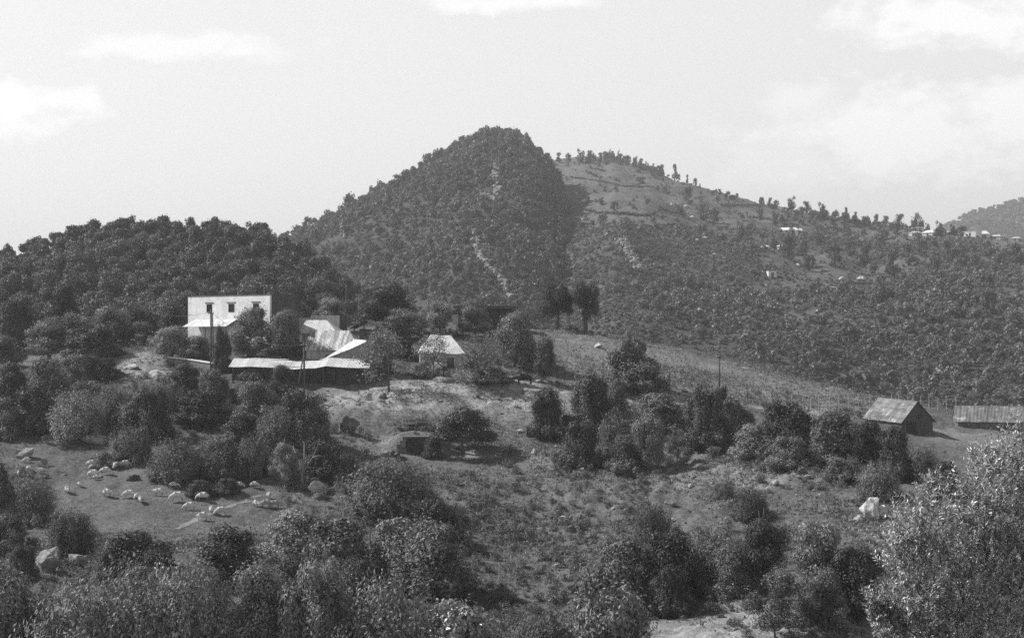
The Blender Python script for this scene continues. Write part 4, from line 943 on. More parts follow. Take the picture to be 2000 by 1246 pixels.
def long_shed():
    d0 = 190.5; xl, _ = XY(445, d0); xr, _ = XY(721, d0); L = xr-xl; gz = -7.2; r = empty('long_shed', (xr, d0, gz), math.radians(-1.5)); tag(r, 'long low shed with a white sheet roof over a wall in deep shade', 'shed')
    ze = ZR(717, d0) - gz; D = 3.4; zb = ze + 0.95
    b = MB().box(-L+0.3, -0.25, 0.55, 0.8, -1.2, ze+0.05).box(-0.5, -0.25, 0.803, D-0.2, -1.2, ze+0.3).box(-L+0.3, -L+0.55, 0.803, D-0.2, -1.2, ze+0.3).box(-L+0.553, -0.503, D-0.45, D-0.2, -1.2, zb-0.1); b.build('wall', M['darkened_stone'], r)
    n = 13; rf = MB(); gq = np.random.default_rng(3); sag = [0.10*math.sin(i*0.9) + gq.normal()*0.03 - (0.22 if 5 < i < 9 else 0.0) for i in range(n+1)]
    for i in range(n):
        a, c = -L + L*i/n, -L + L*(i+1)/n - 0.006; rf.slab([(a, -0.12 + sag[i]*0.4, ze+sag[i]*0.7), (c, -0.12 + sag[i+1]*0.4, ze+sag[i+1]*0.7), (c, D, zb+sag[i+1]*0.6), (a, D, zb+sag[i]*0.6)], 0.045)
    rf.build('roof', M['white_sheet'], r)
    ps = MB()
    for q in (-L+0.5, -L*0.66, -L*0.33, -0.4): MB().box(q-0.07, q+0.07, 0.05, 0.19, -1.2, ze-0.05).build('post', M['timber'], r)
    MB().box(-L*0.45-0.5, -L*0.45+0.5, 0.48, 0.547, -0.4, 1.5).build('door', M['dark_paint'], r)
long_shed()

def boundary_wall():
    pts = [(329, 699, 203.0), (368, 703, 201), (405, 709, 198.5), (444, 713, 195.5)]
    P3 = [Vector((*XY(a, d), ZR(b, d)+0.05)) for a, b, d in pts]; O = P3[0].copy(); O.z -= 1.5
    r = empty('boundary_wall', O); tag(r, 'low wall with a white coping running left from the long shed', 'wall')
    b = MB(); c = MB()
    for p, q in zip(P3[:-1], P3[1:]):
        p, q = p-O, q-O; t = (q-p).normalized(); n = Vector((-t.y, t.x, 0)).normalized()*0.2; e = t*0.002
        b.slab([p-n, q-n-e, q+n-e, p+n], 2.6); u = Vector((0, 0, 0.12)); n2 = n*1.5; c.slab([p-n2+u, q-n2-e+u, q+n2-e+u, p+n2+u], 0.117)
    b.build('wall', M['mud_wall'], r); c.build('coping', M['white_metal'], r)
boundary_wall()

def open_shed():
    d = 208.0; x, y = XY(713, d); gz = -2.6; r = empty('open_shed', (x, y, gz), math.radians(-10)); tag(r, 'small open sided shed with a dark pitched roof behind the sloping white roof', 'shed')
    za = ZR(625, d) - gz; zl = ZR(641, d) - gz; rf = MB(); D = 3.4
    rf.slab([(-2.1, 0, zl), (0, 0, za), (0, D, za), (-2.1, D, zl)], 0.07).slab([(0.01, 0, za), (2.0, 0, za-0.95), (2.0, D, za-0.95), (0.01, D, za)], 0.07); rf.build('roof', M['dark_sheet'], r)
    for q in (-1.5, -0.2, 1.5): MB().box(q-0.07, q+0.07, 0.2, 0.34, -0.5, (zl if q < -1 else za-0.72 if q > 1 else za-0.2)-0.02).build('post', M['timber'], r)
    MB().box(-1.6, 1.6, D-0.3, D-0.15, -0.5, zl-0.1).build('wall', M['mud_wall'], r)
    MB().tube([(-0.9, 0.1, zl+0.55), (-0.5, 0.1, zl+0.1), (-0.2, 0.1, zl+0.3)], 0.04, 5).build('brace', M['pale_timber'], r)
open_shed()

z = ZR(689, 199.5)
th_ = hip_house('tarpaulin_house', 'small house under a white tarpaulin roof, half hidden behind fruit trees', 905, 199.5, math.radians(6), 5.3, 4.6, -5.35, z+0.1, z+2.2, 1.6, 1.6, 'tarpaulin', 'plaster', [(-2.0, -1.15, -0.3, 1.7)], over=0.15, door=-1.575)

def crumple(o, cuts, amp):
    import bmesh
    bm = bmesh.new(); bm.from_mesh(o.data); bmesh.ops.subdivide_edges(bm, edges=bm.edges[:], cuts=cuts, use_grid_fill=True)
    for v in bm.verts:
        k = float(fbm(np.array([v.co.x*0.9 + v.co.z*0.3]), np.array([v.co.y*0.9 + 3.1]), 19, 3)[0]); v.co.z += amp*k; v.co.y += amp*0.5*k
    bm.to_mesh(o.data); bm.free()
for ch in th_.children:
    if ch.name.startswith('roof'): crumple(ch, 7, 0.32)
def dark_house():
    d = 231.0; x, y = XY(1004, d); gz = -0.3; th = math.radians(10); r = empty('dark_house', (x, y, gz), th); tag(r, 'dark house with a wide overhanging flat roof above the compound', 'house')
    H = ZR(604, d) - gz; L = 8.6; D = 6
    b = front_wall(L-0.6, -0.8, H, [(-2.75, -1.85, 0.0, 2.1), (-5.3, -4.3, 0.9, 2.0)]); b.box(-0.25, 0, 0.25, D, -0.8, H); b.box(-L+0.6, -L+0.85, 0.25, D, -0.8, H); b.build('wall', M['darkened_stone'], r)
    rf = MB().slab([(-L-0.3, -0.9, H+0.55), (0.5, -0.9, H+0.42), (0.5, D+0.3, H+0.42), (-L-0.3, D+0.3, H+0.55)], 0.38); rf.build('roof', M['dark_sheet'], r)
    MB().box(-2.75, -1.85, 0.1, 0.15, 0.0, 2.1).build('door', M['dark_paint'], r); window(r, -4.8, 0.9, 1.0, 1.1, lintel=False)
dark_house()

def barn(name, label, loc, th, W, D, eave, ridge, roofm, wallm, axis, openings=(), over=0.3):
    """axis 'y': gable faces the viewer (x 0..W, length D along y); axis 'x': long side faces the viewer"""
    r = empty(name, loc, th); tag(r, label, 'barn')
    if axis == 'y':
        prof = [(0, -1.0), (W, -1.0), (W, eave), (W*0.46, ridge-0.06), (0, eave)]
        b = MB().prism_y(prof, 0, 0.25); b.prism_y(prof, D-0.25, D); b.box(0, 0.25, 0.253, D-0.253, -1.0, eave-0.02); b.box(W-0.25, W, 0.253, D-0.253, -1.0, eave-0.02); b.build('wall', M[wallm], r)
        k = (ridge-eave)/(W*0.46); k2 = (ridge-eave)/(W*0.54); o = over; n = 8; rf = MB()
        for i in range(n):
            a, c = -0.25 + (D+0.5)*i/n, -0.25 + (D+0.5)*(i+1)/n - 0.012; w = 0.025*(i % 2)
            rf.slab([(-o, c, eave-o*k+0.06+w), (-o, a, eave-o*k+0.06+w), (W*0.46, a, ridge+0.03+w), (W*0.46, c, ridge+0.03+w)], 0.03); rf.slab([(W*0.46+0.01, c, ridge+0.03+w), (W*0.46+0.01, a, ridge+0.03+w), (W+o, a, eave-o*k2+0.06+w), (W+o, c, eave-o*k2+0.06+w)], 0.03)
        rf.build('roof', M[roofm], r)
        MB().box(W*0.5, W*0.5+0.45, -0.04, -0.003, eave+0.12, eave+0.55).build('hatch', M['dark_paint'], r); MB().box(W*0.12, W*0.45, -0.05, -0.003, -0.6, 1.3).build('door', M['dark_paint'], r)
    return r
d = 172.0; x, y = XY(1763, d); gz = ZR(848, d)
barn('barn', 'weathered barn with a streaked tin roof, its dark gable facing right', (x, y, gz), math.radians(14), 3.5, 8.6, ZR(820, d)-gz, ZR(784, d)-gz, 'grey_sheet', 'timber', 'y')
def low_barn():
    d = 186.5; x, y = XY(2000, d); gz = ZR(838, d); th = math.radians(-14); r = empty('low_barn', (x, y, gz), th); tag(r, 'low barn at the right edge with a grey tin roof close to the ground', 'barn')
    L = 7.6; D = 5.0; ze = ZR(826, d) - gz + 0.05; zr = ze + 1.75; L2 = L
    b = MB().box(-L+0.3, 2.6, 0.25, 0.5, -0.8, ze-0.05).box(2.35, 2.6, 0.503, D-0.3, -0.8, ze).box(-L+1.2, -L+1.45, 0.503, D-0.3, -0.8, ze).box(-L+1.453, 2.347, D-0.55, D-0.3, -0.8, ze); b.prism_y([(2.35, ze), (2.6, ze), (2.6, ze+0.1), (2.35, ze+0.1)], 0.6, D-0.4); b.build('wall', M['stone_wall'], r)
    rf = MB(); n = 11
    for i in range(n):
        f0, f1 = i/n, (i+1)/n - 0.0015; w = 0.02*(i % 2); a0, a1 = -L-0.35 + (L+3.3)*f0, -L-0.35 + (L+3.3)*f1; t0, t1 = -L-0.1 + (L+1.5)*f0, -L-0.1 + (L+1.5)*f1
        rf.slab([(a0, -0.15, ze+w), (a1, -0.15, ze+w), (t1, D/2, zr+w), (t0, D/2, zr+w)], 0.03)
        rf.slab([(a1, D+0.15, ze+w), (a0, D+0.15, ze+w), (t0, D/2+0.01, zr+w), (t1, D/2+0.01, zr+w)], 0.03)
    rf.slab([(2.96, -0.15, ze), (2.96, D+0.15, ze), (1.42, D/2, zr)], 0.03); rf.build('roof', M['grey_sheet'], r)
    MB().box(-L+0.0, -L+0.28, 0.1, 0.38, -0.8, ze-0.05).build('post', M['whitewash'], r); MB().box(-L-0.45, -L-0.3, 0.4, 0.55, -0.8, ze).build('post', M['pale_timber'], r)
low_barn()

def stone_shelter():
    p = Vector((SHELTER[0], SHELTER[1], SHELTER_Z)); r = empty('stone_shelter', p, math.radians(-4)); tag(r, 'small stone shelter dug into the slope with a square black doorway', 'shelter')
    W, H = 2.0, 1.75; gq = np.random.default_rng(9); wl = MB()
    def stone(cx, cy, cz, a, b, c):
        q = []
        for dz in (-1, 1):
            for sx, sy in ((-1,-1),(1,-1),(1,1),(-1,1)): q.append((cx + sx*a*(0.8+0.3*gq.random()), cy + sy*b*(0.8+0.3*gq.random()), cz + dz*c*(0.8+0.25*gq.random())))
        wl.add(q, [(0,3,2,1),(4,5,6,7),(0,1,5,4),(1,2,6,5),(2,3,7,6),(3,0,4,7)])
    for sx in (-1, 1):
        for i in range(6):
            for j in range(3): stone(sx*(W/2 + 0.22 + 0.3*j*(1 if sx < 0 else 0.7)) + gq.normal()*0.04, 0.25 + 0.12*j + gq.normal()*0.05, -0.2 + i*0.36 - j*0.12 - (0.25*j if sx < 0 else 0.1*j), 0.2, 0.3, 0.19)
    wl.build('wall', M['stone_wall'], r)
    rf = MB().slab([(-W/2-0.35, -0.02, H+0.1), (-0.1, -0.08, H+0.15), (W/2+0.35, 0.02, H+0.12), (W/2+0.4, 1.4, H+0.2), (-W/2-0.3, 1.4, H+0.16)], 0.15); rf.build('lintel', M['stone_wall'], r)
    MB().box(-W/2-0.05, W/2+0.05, 0.22, 0.30, -0.4, H+0.02).build('doorway_shade', M['dark_paint'], r)  # near-black sheet painted as the darkness inside the doorway
stone_shelter()

# --- white houses far away on the broad hill
def far_house(px, py, w_px, h_px, label, th=0.0, flat=False, dull=False):
    b = hit(px, py, z_right, 340, 1330, 1.0); s = b.y/F; W = w_px*s; H = h_px*s; r = empty('farmhouse', (b.x, b.y, b.z), th); tag(r, label, 'house')
    e = H*(0.9 if flat else 0.5); D = min(W, 6.0); k = 0.25
    wl = MB().box(-W/2, W/2, -D/2, -D/2+k, -1.5, e).box(-W/2, W/2, D/2-k, D/2, -1.5, e).box(-W/2, -W/2+k, -D/2+k, D/2-k, -1.5, e).box(W/2-k, W/2, -D/2+k, D/2-k, -1.5, e); wl.build('wall', M['whitewash' if not dull else 'plaster'], r)
    o = 0.3; rf = MB()
    if flat: rf.box(-W/2-0.1, W/2+0.1, -D/2-0.1, D/2+0.1, e+0.003, H)
    else:
        hp = min(W*0.3, 1.6)
        rf.slab([(-W/2-o, -D/2-o, e), (W/2+o, -D/2-o, e), (W/2-hp, 0, H), (-W/2+hp, 0, H)], 0.06).slab([(W/2+o, D/2+o, e), (-W/2-o, D/2+o, e), (-W/2+hp, 0.01, H), (W/2-hp, 0.01, H)], 0.06)
        rf.slab([(W/2+o+0.005, -D/2-o, e), (W/2+o+0.005, D/2+o, e), (W/2-hp+0.005, 0, H)], 0.06).slab([(-W/2-o-0.005, D/2+o, e), (-W/2-o-0.005, -D/2-o, e), (-W/2+hp-0.005, 0, H)], 0.06)
    rf.build('roof', M['plaster' if dull else 'white_metal'], r)
    MB().box(-0.5, 0.5, -D/2-0.04, -D/2-0.003, -0.4, e*0.75).build('door', M['timber'], r)
for a in ((1538,456,44,11,'long white farmhouse alone among the terraced fields'),(1564,457,12,11,'small white shed at the right end of the long farmhouse'),(1495,485,12,6,'left one of two tiny white huts below the long farmhouse'),(1528,486,15,7,'right one of two tiny white huts below the long farmhouse'),
          (1788,460,20,8,'leftmost white house of the village by the biggest round tree'),(1797,452,14,8,'village house standing highest, just under the biggest round tree'),(1817,461,24,11,'village house with a bright pitched roof right of the biggest round tree'),
          (1852,458,14,7,'small white house alone between the two village groups'),(1900,459,26,9,'long white village house left of the one with a raised roof'),(1923,458,16,13,'tallest white house of the right village group'),(1948,456,22,8,'white house right of the tallest village house'),(1986,456,18,7,'last white house at the right edge of the village')): far_house(*a, th=random.uniform(-0.8, 0.8), dull=a[0] in (1788, 1852, 1948, 1986, 1564), flat=a[0] in (1797, 1900))
far_house(1507, 541, 16, 10, 'square white block house on the clearing halfway down the hillside', 0.1, True)

# ------------------------------------------------------------------ poles, wires, fences
def pole(px, py_top, py_base, r0, label, d=None, arm=True, mat='timber', lean=0.0, brace=False):
    b = hit(px, py_base) if d is None else ground_at(px, d); H = ZR(py_top, b.y) - b.z; r = empty('utility_pole', b); tag(r, label, 'pole')
    MB().tube([(0, 0, -0.5), (lean*H*0.5, 0, H*0.5), (lean*H, 0, H)], [r0, r0*0.9, r0*0.75], 8).build('shaft', M[mat], r, smooth=True)
    if arm:
        MB().box(-0.35+lean*H, 0.35+lean*H, -0.05-r0, -r0*0.5, H-0.55, H-0.45).build('crossarm', M['dark_paint'], r)
        for q in (-0.3, 0.3): MB().tube([(q+lean*H, -0.1, H-0.44), (q+lean*H, -0.1, H-0.28)], 0.045, 6).build('insulator', M['whitewash'], r)
    if brace: MB().tube([(-1.1, 0.1, -0.5), (-0.15+lean*H*0.8, 0.05, H*0.72)], 0.08, 7).build('brace', M[mat], r)
    return b + Vector((lean*H, 0, H-0.3))
A = pole(412, 604, 706, 0.13, 'wooden pole in front of the first window of the white house', 197.5)
A2 = pole(417, 612, 706, 0.10, 'second thinner pole leaning against the one by the white house', 198.3, arm=False, lean=-0.02)
B = pole(594, 667, 787, 0.13, 'double pole standing before the long shed', None, brace=True)
C = pole(1405, 690, 772, 0.11, 'single pole on the field behind the almost black bush')
D_ = pole(1307, 720, 768, 0.07, 'thin short pole on the field left of the single pole', arm=False)
E_ = pole(248, 588, 694, 0.10, 'tall thin pole before the wood on the left', 214, arm=True)
pole(674, 556, 640, 0.09, 'left one of two bare thin masts rising behind the outbuilding', 226, arm=False, lean=0.03)
pole(681, 560, 640, 0.09, 'right one of two bare thin masts rising behind the outbuilding', 226, arm=False, lean=-0.01)
pole(1460, 752, 782, 0.06, 'short stake pole at the lower edge of the field', arm=False)
def wire(p, q, sag, label, r=0.018):
    p, q = Vector(p), Vector(q); pts = [p.lerp(q, t) - Vector((0, 0, sag*4*t*(1-t))) - p for t in np.linspace(0, 1, 15)]
    tag(MB().tube(pts, r, 4).build('power_line', M['wire'], None, p), label, 'wire')
wire(A, B, 1.5, 'wire sagging from the pole by the white house to the double pole')
wire(E_, A, 1.0, 'wire from the tall thin pole to the pole by the white house')
e = Vector((*XY(1180, 212), ZR(690, 212))); wire(C, e, 1.0, 'wire running left from the single pole over the field')
e = Vector((*XY(1560, 186), ZR(728, 186))); e2 = Vector((*XY(2060, 182), ZR(768, 182))); wire(C, e2, 0.9, 'wire running right from the single pole past the barns')
wire(B, Vector((*XY(716, 192.0), ZR(690, 192))), 0.3, 'wire from the double pole to the sloping white roof')

def fence(name, label, cols, d_of, hpx, mat='pale_timber', r0=0.06, rails=3):
    pts = [ground_at(px, d_of(px)) for px in cols]; O = pts[0].copy(); root = empty(name, O); tag(root, label, 'fence'); gq = np.random.default_rng(len(cols)); tops = []
    for px, p in zip(cols, pts):
        h = hpx(px)/F*p.y*(0.9 + 0.2*gq.random()); l = gq.normal()*0.03
        MB().tube([p-O+Vector((0, 0, -0.3)), p-O+Vector((l*h, gq.normal()*0.02, h))], [r0, r0*0.8], 6).build('post', M[mat], root); tops.append((p-O, h))
    wr = MB()
    for k in range(rails):
        for (p, h), (q, h2) in zip(tops[:-1], tops[1:]): wr.tube([p+Vector((0, -0.05, h*(0.3+0.28*k))), q+Vector((0, -0.05, h2*(0.3+0.28*k)))], 0.012, 4)
    wr.build('wire', M['wire'], root)
fence('field_fence', 'wire fence with pale posts along the field behind the streaked barn', [1504,1546,1568,1584,1600,1620,1639,1658,1678,1699,1723,1741,1756,1773,1786,1799,1815,1832,1849,1868], lambda px: 191 + max(0, px-1650)*0.06, lambda px: 34 - max(0, px-1650)*0.03)
fence('post_fence', 'row of short grey posts in the yard left of the egg shaped bush', [1008,1016,1027], lambda px: 181.5, lambda px: 20, r0=0.04, rails=1)
# ------------------------------------------------------------------ rocks
def rock_mesh(g, name, mat, sub=3, rough=0.3, flat=0.7):
    import bmesh
    bm = bmesh.new(); bmesh.ops.create_icosphere(bm, subdivisions=sub, radius=0.5)
    cuts = [(Vector(unit(1, g)[0]), 0.22 + 0.17*g.random()) for _ in range(16)]
    for v in bm.verts:
        p = v.co.copy()
        for n, dd in cuts:
            e = p.dot(n) - dd
            if e > 0: p -= n*e*0.92
        q = p*6; nse = float(fbm(np.array([q.x+q.z*0.7]), np.array([q.y-q.z*0.5]), 17, 4)[0]); p *= 1 + rough*nse*1.1
        p.z *= flat; v.co = p
    me = bpy.data.meshes.new(name); bm.to_mesh(me); bm.free(); me.materials.append(mat); return me
g = np.random.default_rng(77)
RK = [rock_mesh(g, 'rock', M['rock'], 3, 0.35, 0.8) for i in range(6)]; RP = [rock_mesh(g, 'rock', M['pale_rock'], 3, 0.3, 0.8) for i in range(6)]; RD = [rock_mesh(g, 'rock', M['dark_rock'], 3, 0.4, 0.8) for i in range(4)]
def rock(px, py, w_, h_, label, pool=None, name='boulder', group=None, zf=None, depth=0.9, tilt=0.25, rot=None):
    b = hit(px, py) if zf is None else hit(px, py, zf, 340, 1330, 1.0); s = b.y/F; W = w_*s; H = h_*s
    o = mesh_obj(name, (pool or RK)[int(g.integers(0, len(pool or RK)))], None, (b.x, b.y + W*0.2, b.z + H*0.36)); o.scale = (W*1.12, W*depth*1.0, H*1.35)
    o.rotation_euler = (g.normal()*tilt, g.normal()*tilt, g.random()*0.8-0.4 if rot is None else rot); tag(o, label, 'rock', group); return o
rock(678,848,42,42,'tall split boulder with a lit left face, below the yard on the open slope', RD)
rock(668,842,20,32,'pale slab leaning on the left of the tall split boulder')
rock(810,832,26,14,'low boulder on the slope above the stone shelter')
rock(188,872,50,28,'pale rounded boulder at the top of the sheep field')
rock(216,868,22,18,'dark rock touching the pale rounded boulder', RD)
rock(48,896,46,28,'peaked boulder on the left of the sheep field')
rock(257,940,34,20,'dark rock in the middle of the sheep flock', RD)
rock(622,964,42,32,'pale boulder with flat face at the foot of the bare snag', RP)
rock(640,968,20,24,'dark boulder against the pale one at the foot of the snag', RD)
rock(622,976,22,16,'small boulder below the pale one at the foot of the snag')
rock(94,1118,66,58,'large pale rock outcrop at the lower left', None, 'rock_outcrop', depth=1.2)
rock(78,1085,26,22,'small jagged rock on top of the lower left outcrop')
rock(152,1112,74,36,'long flat boulder lit on top, right of the lower left outcrop', depth=1.0, rot=-0.2)
rock(177,1099,11,13,'small bright white stone at the end of the long flat boulder', RP, 'stone', depth=0.8)
rock(1702,1018,54,54,'largest white boulder, left of the glittering olive', RP)
rock(1680,1020,30,18,'low slab on the left of the largest white boulder', RP)
rock(1101,1020,24,16,'pointed white stone alone in the middle of the open slope', RP, 'stone')
rock(1104,1028,36,14,'dark rock under the pointed white stone', RD)
rock(1207,926,38,20,'flat topped dark rock below the dark ball of bush', RD)
rock(1207,917,24,6,'pale cap stone on the flat topped dark rock', RP, 'stone')
rock(1350,954,14,12,'white stone at the edge of the trunked olive shadow', RP, 'stone')
rock(1398,888,24,20,'rounded boulder at the left end of the hedge')
rock(1520,908,26,18,'pale boulder under the broad dark hedge bush', RP)
rock(1516,950,18,14,'white stone topmost on the stony slope', RP, 'stone')
rock(1503,966,22,12,'whitish flat stone in the stony slope, left of the small dark shrub shadow', RP, 'stone')
rock(1578,934,20,9,'flat white slab high on the stony slope', RP, 'stone')
rock(1560,937,12,8,'grey stone beside the flat white slab', None, 'stone')
rock(1569,908,12,12,'pale stone at the foot of the hedge', RP, 'stone')
rock(1316,990,14,14,'upright pale stone above the shadowed hollow', None, 'stone')
rock(1372,1044,14,10,'white stone on the bank above the feathery shrub', RP, 'stone')
rock(1420,1048,12,9,'dark stone on the bank right of the white one', RD, 'stone')
rock(1316,1018,16,8,'long pale stone on the bank, lowest of the three above the hollow', RP, 'stone')
rock(1224,1000,10,9,'small round stone right of the pointed white one', RP, 'stone')
rock(1198,998,10,7,'small flat stone right of the pointed white one', RP, 'stone')
rock(906,1062,16,10,'white stone at the right foot of the great round bush', RP, 'stone')
rock(1072,1096,18,16,'brown grey rock low on the open slope', RD, 'stone')
rock(1088,1106,14,8,'white stone just below the brown grey rock', RP, 'stone')
rock(1080,1174,24,10,'pale broken slab at the bottom of the open slope', RP, 'stone')
rock(1043,888,14,12,'pale stone on the slope right of the round tree shadow', RP, 'stone')
rock(1018,845,20,8,'flat pale stone above the round tree shadow', RP, 'stone')
rock(1138,922,10,9,'white stone under the dark ball of bush', RP, 'stone')
rock(1168,680,24,10,'white rock lying on the field left of the large tree', RP)
rock(1177,652,8,6,'tiny white stone near the crest of the field', RP, 'stone')
rock(1338,766,22,10,'pale slab at the foot of the field', RP)
rock(1455,722,14,5,'pale stone on the field right of the single pole', RP, 'stone')
rock(1190,765,14,22,'upright pale rock beside the tall dark bush', RP)
rock(1844,885,10,8,'small grey stone on the grass below the low barn', None, 'stone')
rock(772,893,30,20,'big rounded stone forming the left side of the shelter doorway', RD, depth=1.2)
rock(846,892,26,18,'dark stone heap on the right side of the shelter doorway', RD, depth=1.3)
rock(752,892,26,16,'sloping slab left of the stone shelter')
rock(730,893,18,9,'small slab at the end of the shelter path')
rock(1300,1140,12,8,'small stone in the shadowed hollow',None,'stone')
rock(1408,1206,16,8,'dark stone on the bare ground at the bottom right', RD, 'stone')
rock(750,780,20,16,'dark stump-like rock under the open crowned fruit tree', RD)
rock(855,722,40,12,'heap of pale rubble before the tarpaulin roofed house', None, 'rubble_heap')
rock(1060,748,30,8,'pale mound behind the small straight trunk tree', RP)
rock(256,722,40,12,'pale ledge along the bare bank on the left', RP, 'rock_ledge')
rock(300,735,40,12,'lower pale ledge at the end of the bare bank', RP, 'rock_ledge')
rock(315,750,24,16,'black rock at the foot of the lower ledge', RD)
for px, py, a, b in ((80,921,14,7),(88,935,18,8),(55,931,16,5),(123,930,14,4),(1006,795,18,6),(890,995,6,4),(1170,940,8,6),(1130,1000,10,5),(1240,960,10,7),(1262,975,9,7),(1290,960,8,5),(1300,985,8,6),(1345,1000,7,5),(1338,1022,8,5),(1398,1012,9,5),(1408,1024,7,5),(1418,1015,10,6),(1460,985,8,6),(1445,925,8,6),(1475,920,10,6),(1490,935,8,6),(1540,925,9,5),(1545,955,9,5),(1590,960,8,5),(1600,945,9,5),(1555,970,7,4),(1530,985,7,5),(1465,1010,7,4),
                     (1150,960,7,4),(1090,960,8,4),(1050,930,8,4),(985,985,7,4),(960,1030,7,4),(945,1010,8,4),(1030,1060,7,4),(1000,1090,8,5),(985,1055,6,4),(1045,1130,7,4),(1110,1150,8,4),(960,1120,7,4),(1130,1060,7,4),(1200,965,8,5),(640,765,9,4),(700,790,10,4),(740,800,12,4),(860,785,12,4),(930,775,10,4),(980,810,8,4),(640,800,9,5),(720,850,8,5),(1005,880,8,5),(1080,895,7,4),(310,705,8,4),(345,775,7,4),(180,790,7,4),(1640,950,10,6),(1620,985,7,5),(1590,1000,7,4),(1420,955,8,5),(560,900,10,5),(545,960,8,6),(180,1150,7,5),(160,1152,5,4),(1440,1190,8,5),(1500,1205,9,5),(1690,1200,16,6)):
    rock(px, py, a, b, 'small pale stone strewn over the grassy slopes', RP if g.random() < 0.5 else RK, 'stone', 'small stones strewn over the slopes')
for i in range(90):
    px, py = (860 + 420*g.random(), 900 + 310*g.random()) if i < 45 else (1150 + 560*g.random(), 880 + 150*g.random()) if i < 75 else (640 + 400*g.random(), 765 + 90*g.random())
    q = 4 + 6*g.random()**2; rock(px, py, q, q*0.5, 'small pale stone strewn over the grassy slopes', RP if g.random() < 0.4 else RK, 'stone', 'small stones strewn over the slopes')
for px, py, a, b, lab in ((1644,547,12,10,'white angular rock in the middle of the far hillside'),(1683,548,24,10,'grey dome rock on the far hillside'),(1722,549,9,6,'small white rock right of the grey dome rock'),(1633,566,20,6,'white ledge below the grey dome rock'),(1704,590,10,9,'white rock lowest on the far hillside'),(1618,598,16,6,'slanting white slab on the far hillside')): rock(px, py, a, b, lab, RP, 'boulder', None, z_right)
for px, py in ((1331,410),(1344,418),(1352,426),(1347,446),(1360,447),(1366,452),(1340,405),(1322,404),(1372,455),(1312,402),(1355,455),(1362,470),(1378,469),(1186,460),(1275,520),(1490,535),(1520,600),(1560,590),(1600,610),(1580,625),(1650,610),(1700,640),(1740,600),(1780,570),(1398,500),(1430,520),(1560,520),(1110,410),(1126,380),(1140,431)):
    rock(px, py, 7 + 7*g.random(), 4 + 4*g.random(), 'small pale rock showing through the scrub of the far hillside', RP, 'stone', 'pale rocks dotted over the far hillside', z_right)
# bare rock scars
def scar(lines, zf, n, wpx, size, label, d0):
    vs, fs, nb = [], [], 0; O = None
    for (x0, y0, x1, y1) in lines:
        m = max(4, int(1.9*n*math.hypot(x1-x0, y1-y0)/60))
        for i in range(m):
            t = g.random(); b = hit(x0+(x1-x0)*t + g.normal()*wpx, y0+(y1-y0)*t + g.normal()*wpx*0.5, zf, d0, 1330, 1.0)
            if O is None: O = b.copy()
            me = RK[int(g.integers(0, 6))]; co = np.empty(len(me.vertices)*3); me.vertices.foreach_get('co', co); co = co.reshape(-1, 3)
            k = size*0.85*(0.35 + g.random()); a = g.random()*6.28; R = np.array([[math.cos(a), -math.sin(a), 0], [math.sin(a), math.cos(a), 0], [0, 0, 1]])
            vs.append((co*k*np.array([1, 1, 1.0])) @ R.T + np.array(b - O) + np.array([0, 0, 0.45*k])); ix = np.empty(len(me.polygons)*3, dtype=np.int32); me.polygons.foreach_get('vertices', ix); fs.append(ix.reshape(-1, 3) + nb); nb += len(co)
    tag(mesh_obj('scree', np_mesh('scree', np.concatenate(vs), np.concatenate(fs), M['rock']), None, O), label, None, None, 'stuff')
scar([(966,325,972,390),(945,385,968,395)], z_mount, 44, 4.5, 2.6, 'pale vertical rock outcrop below the mountain top', 440)
scar([(925,455,935,500),(935,500,985,560),(985,560,1002,590)], z_mount, 34, 3.5, 2.4, 'long pale gully of rock running down the right of the mountain', 440)
scar([(900,490,915,512)], z_mount, 26, 3, 2.2, 'short pale rock patch left of the long gully', 440)
scar([(664,445,672,470)], z_mount, 26, 2, 2.2, 'narrow pale cliff on the left flank of the mountain', 440)
scar([(1000,335,1010,345),(1015,390,1030,400)], z_mount, 40, 3, 2.0, 'specks of pale rock right of the mountain top', 440)
scar([(1128,385,1150,415),(1085,330,1100,350)], z_mount, 34, 2.5, 1.9, 'string of pale rocks down the right edge of the mountain', 440)
scar([(1215,472,1232,500),(1232,500,1250,528)], z_right, 110, 6, 1.9, 'pale landslip scar between the mountain and the broad hill', 440)
# dirt path across the sheep field
rows = [(346,1034),(362,1026),(385,1014),(410,1004),(436,994),(462,985),(490,977),(510,970)]
c = [hit(a, b) for a, b in rows]; V = []; nseg = 6; pts = []
for a, b in zip(c[:-1], c[1:]):
    for k in range(nseg): pts.append(a.lerp(b, k/nseg))
pts.append(c[-1]); Q = []
for i, p in enumerate(pts):
    t = (pts[min(i+1, len(pts)-1)] - pts[max(i-1, 0)]); n = Vector((-t.y, t.x, 0)).normalized(); w_ = 0.26 + 0.16*float(vnoise(np.array([i*0.4]), np.array([1.0]), 4)[0])*2
    for k in range(5):
        q = p + n*w_*(k/2-1); V.append((q.x, q.y, float(zground(np.array([q.x]), np.array([q.y]))[0]) + 0.05 - 0.03*abs(k/2-1)))
for i in range(len(pts)-1):
    for k in range(4): Q.append((i*5+k, i*5+k+1, i*5+k+6, i*5+k+5))
o = mesh_obj('path', np_mesh('path', V, Q, M['path'], True)); o['kind'] = 'structure'
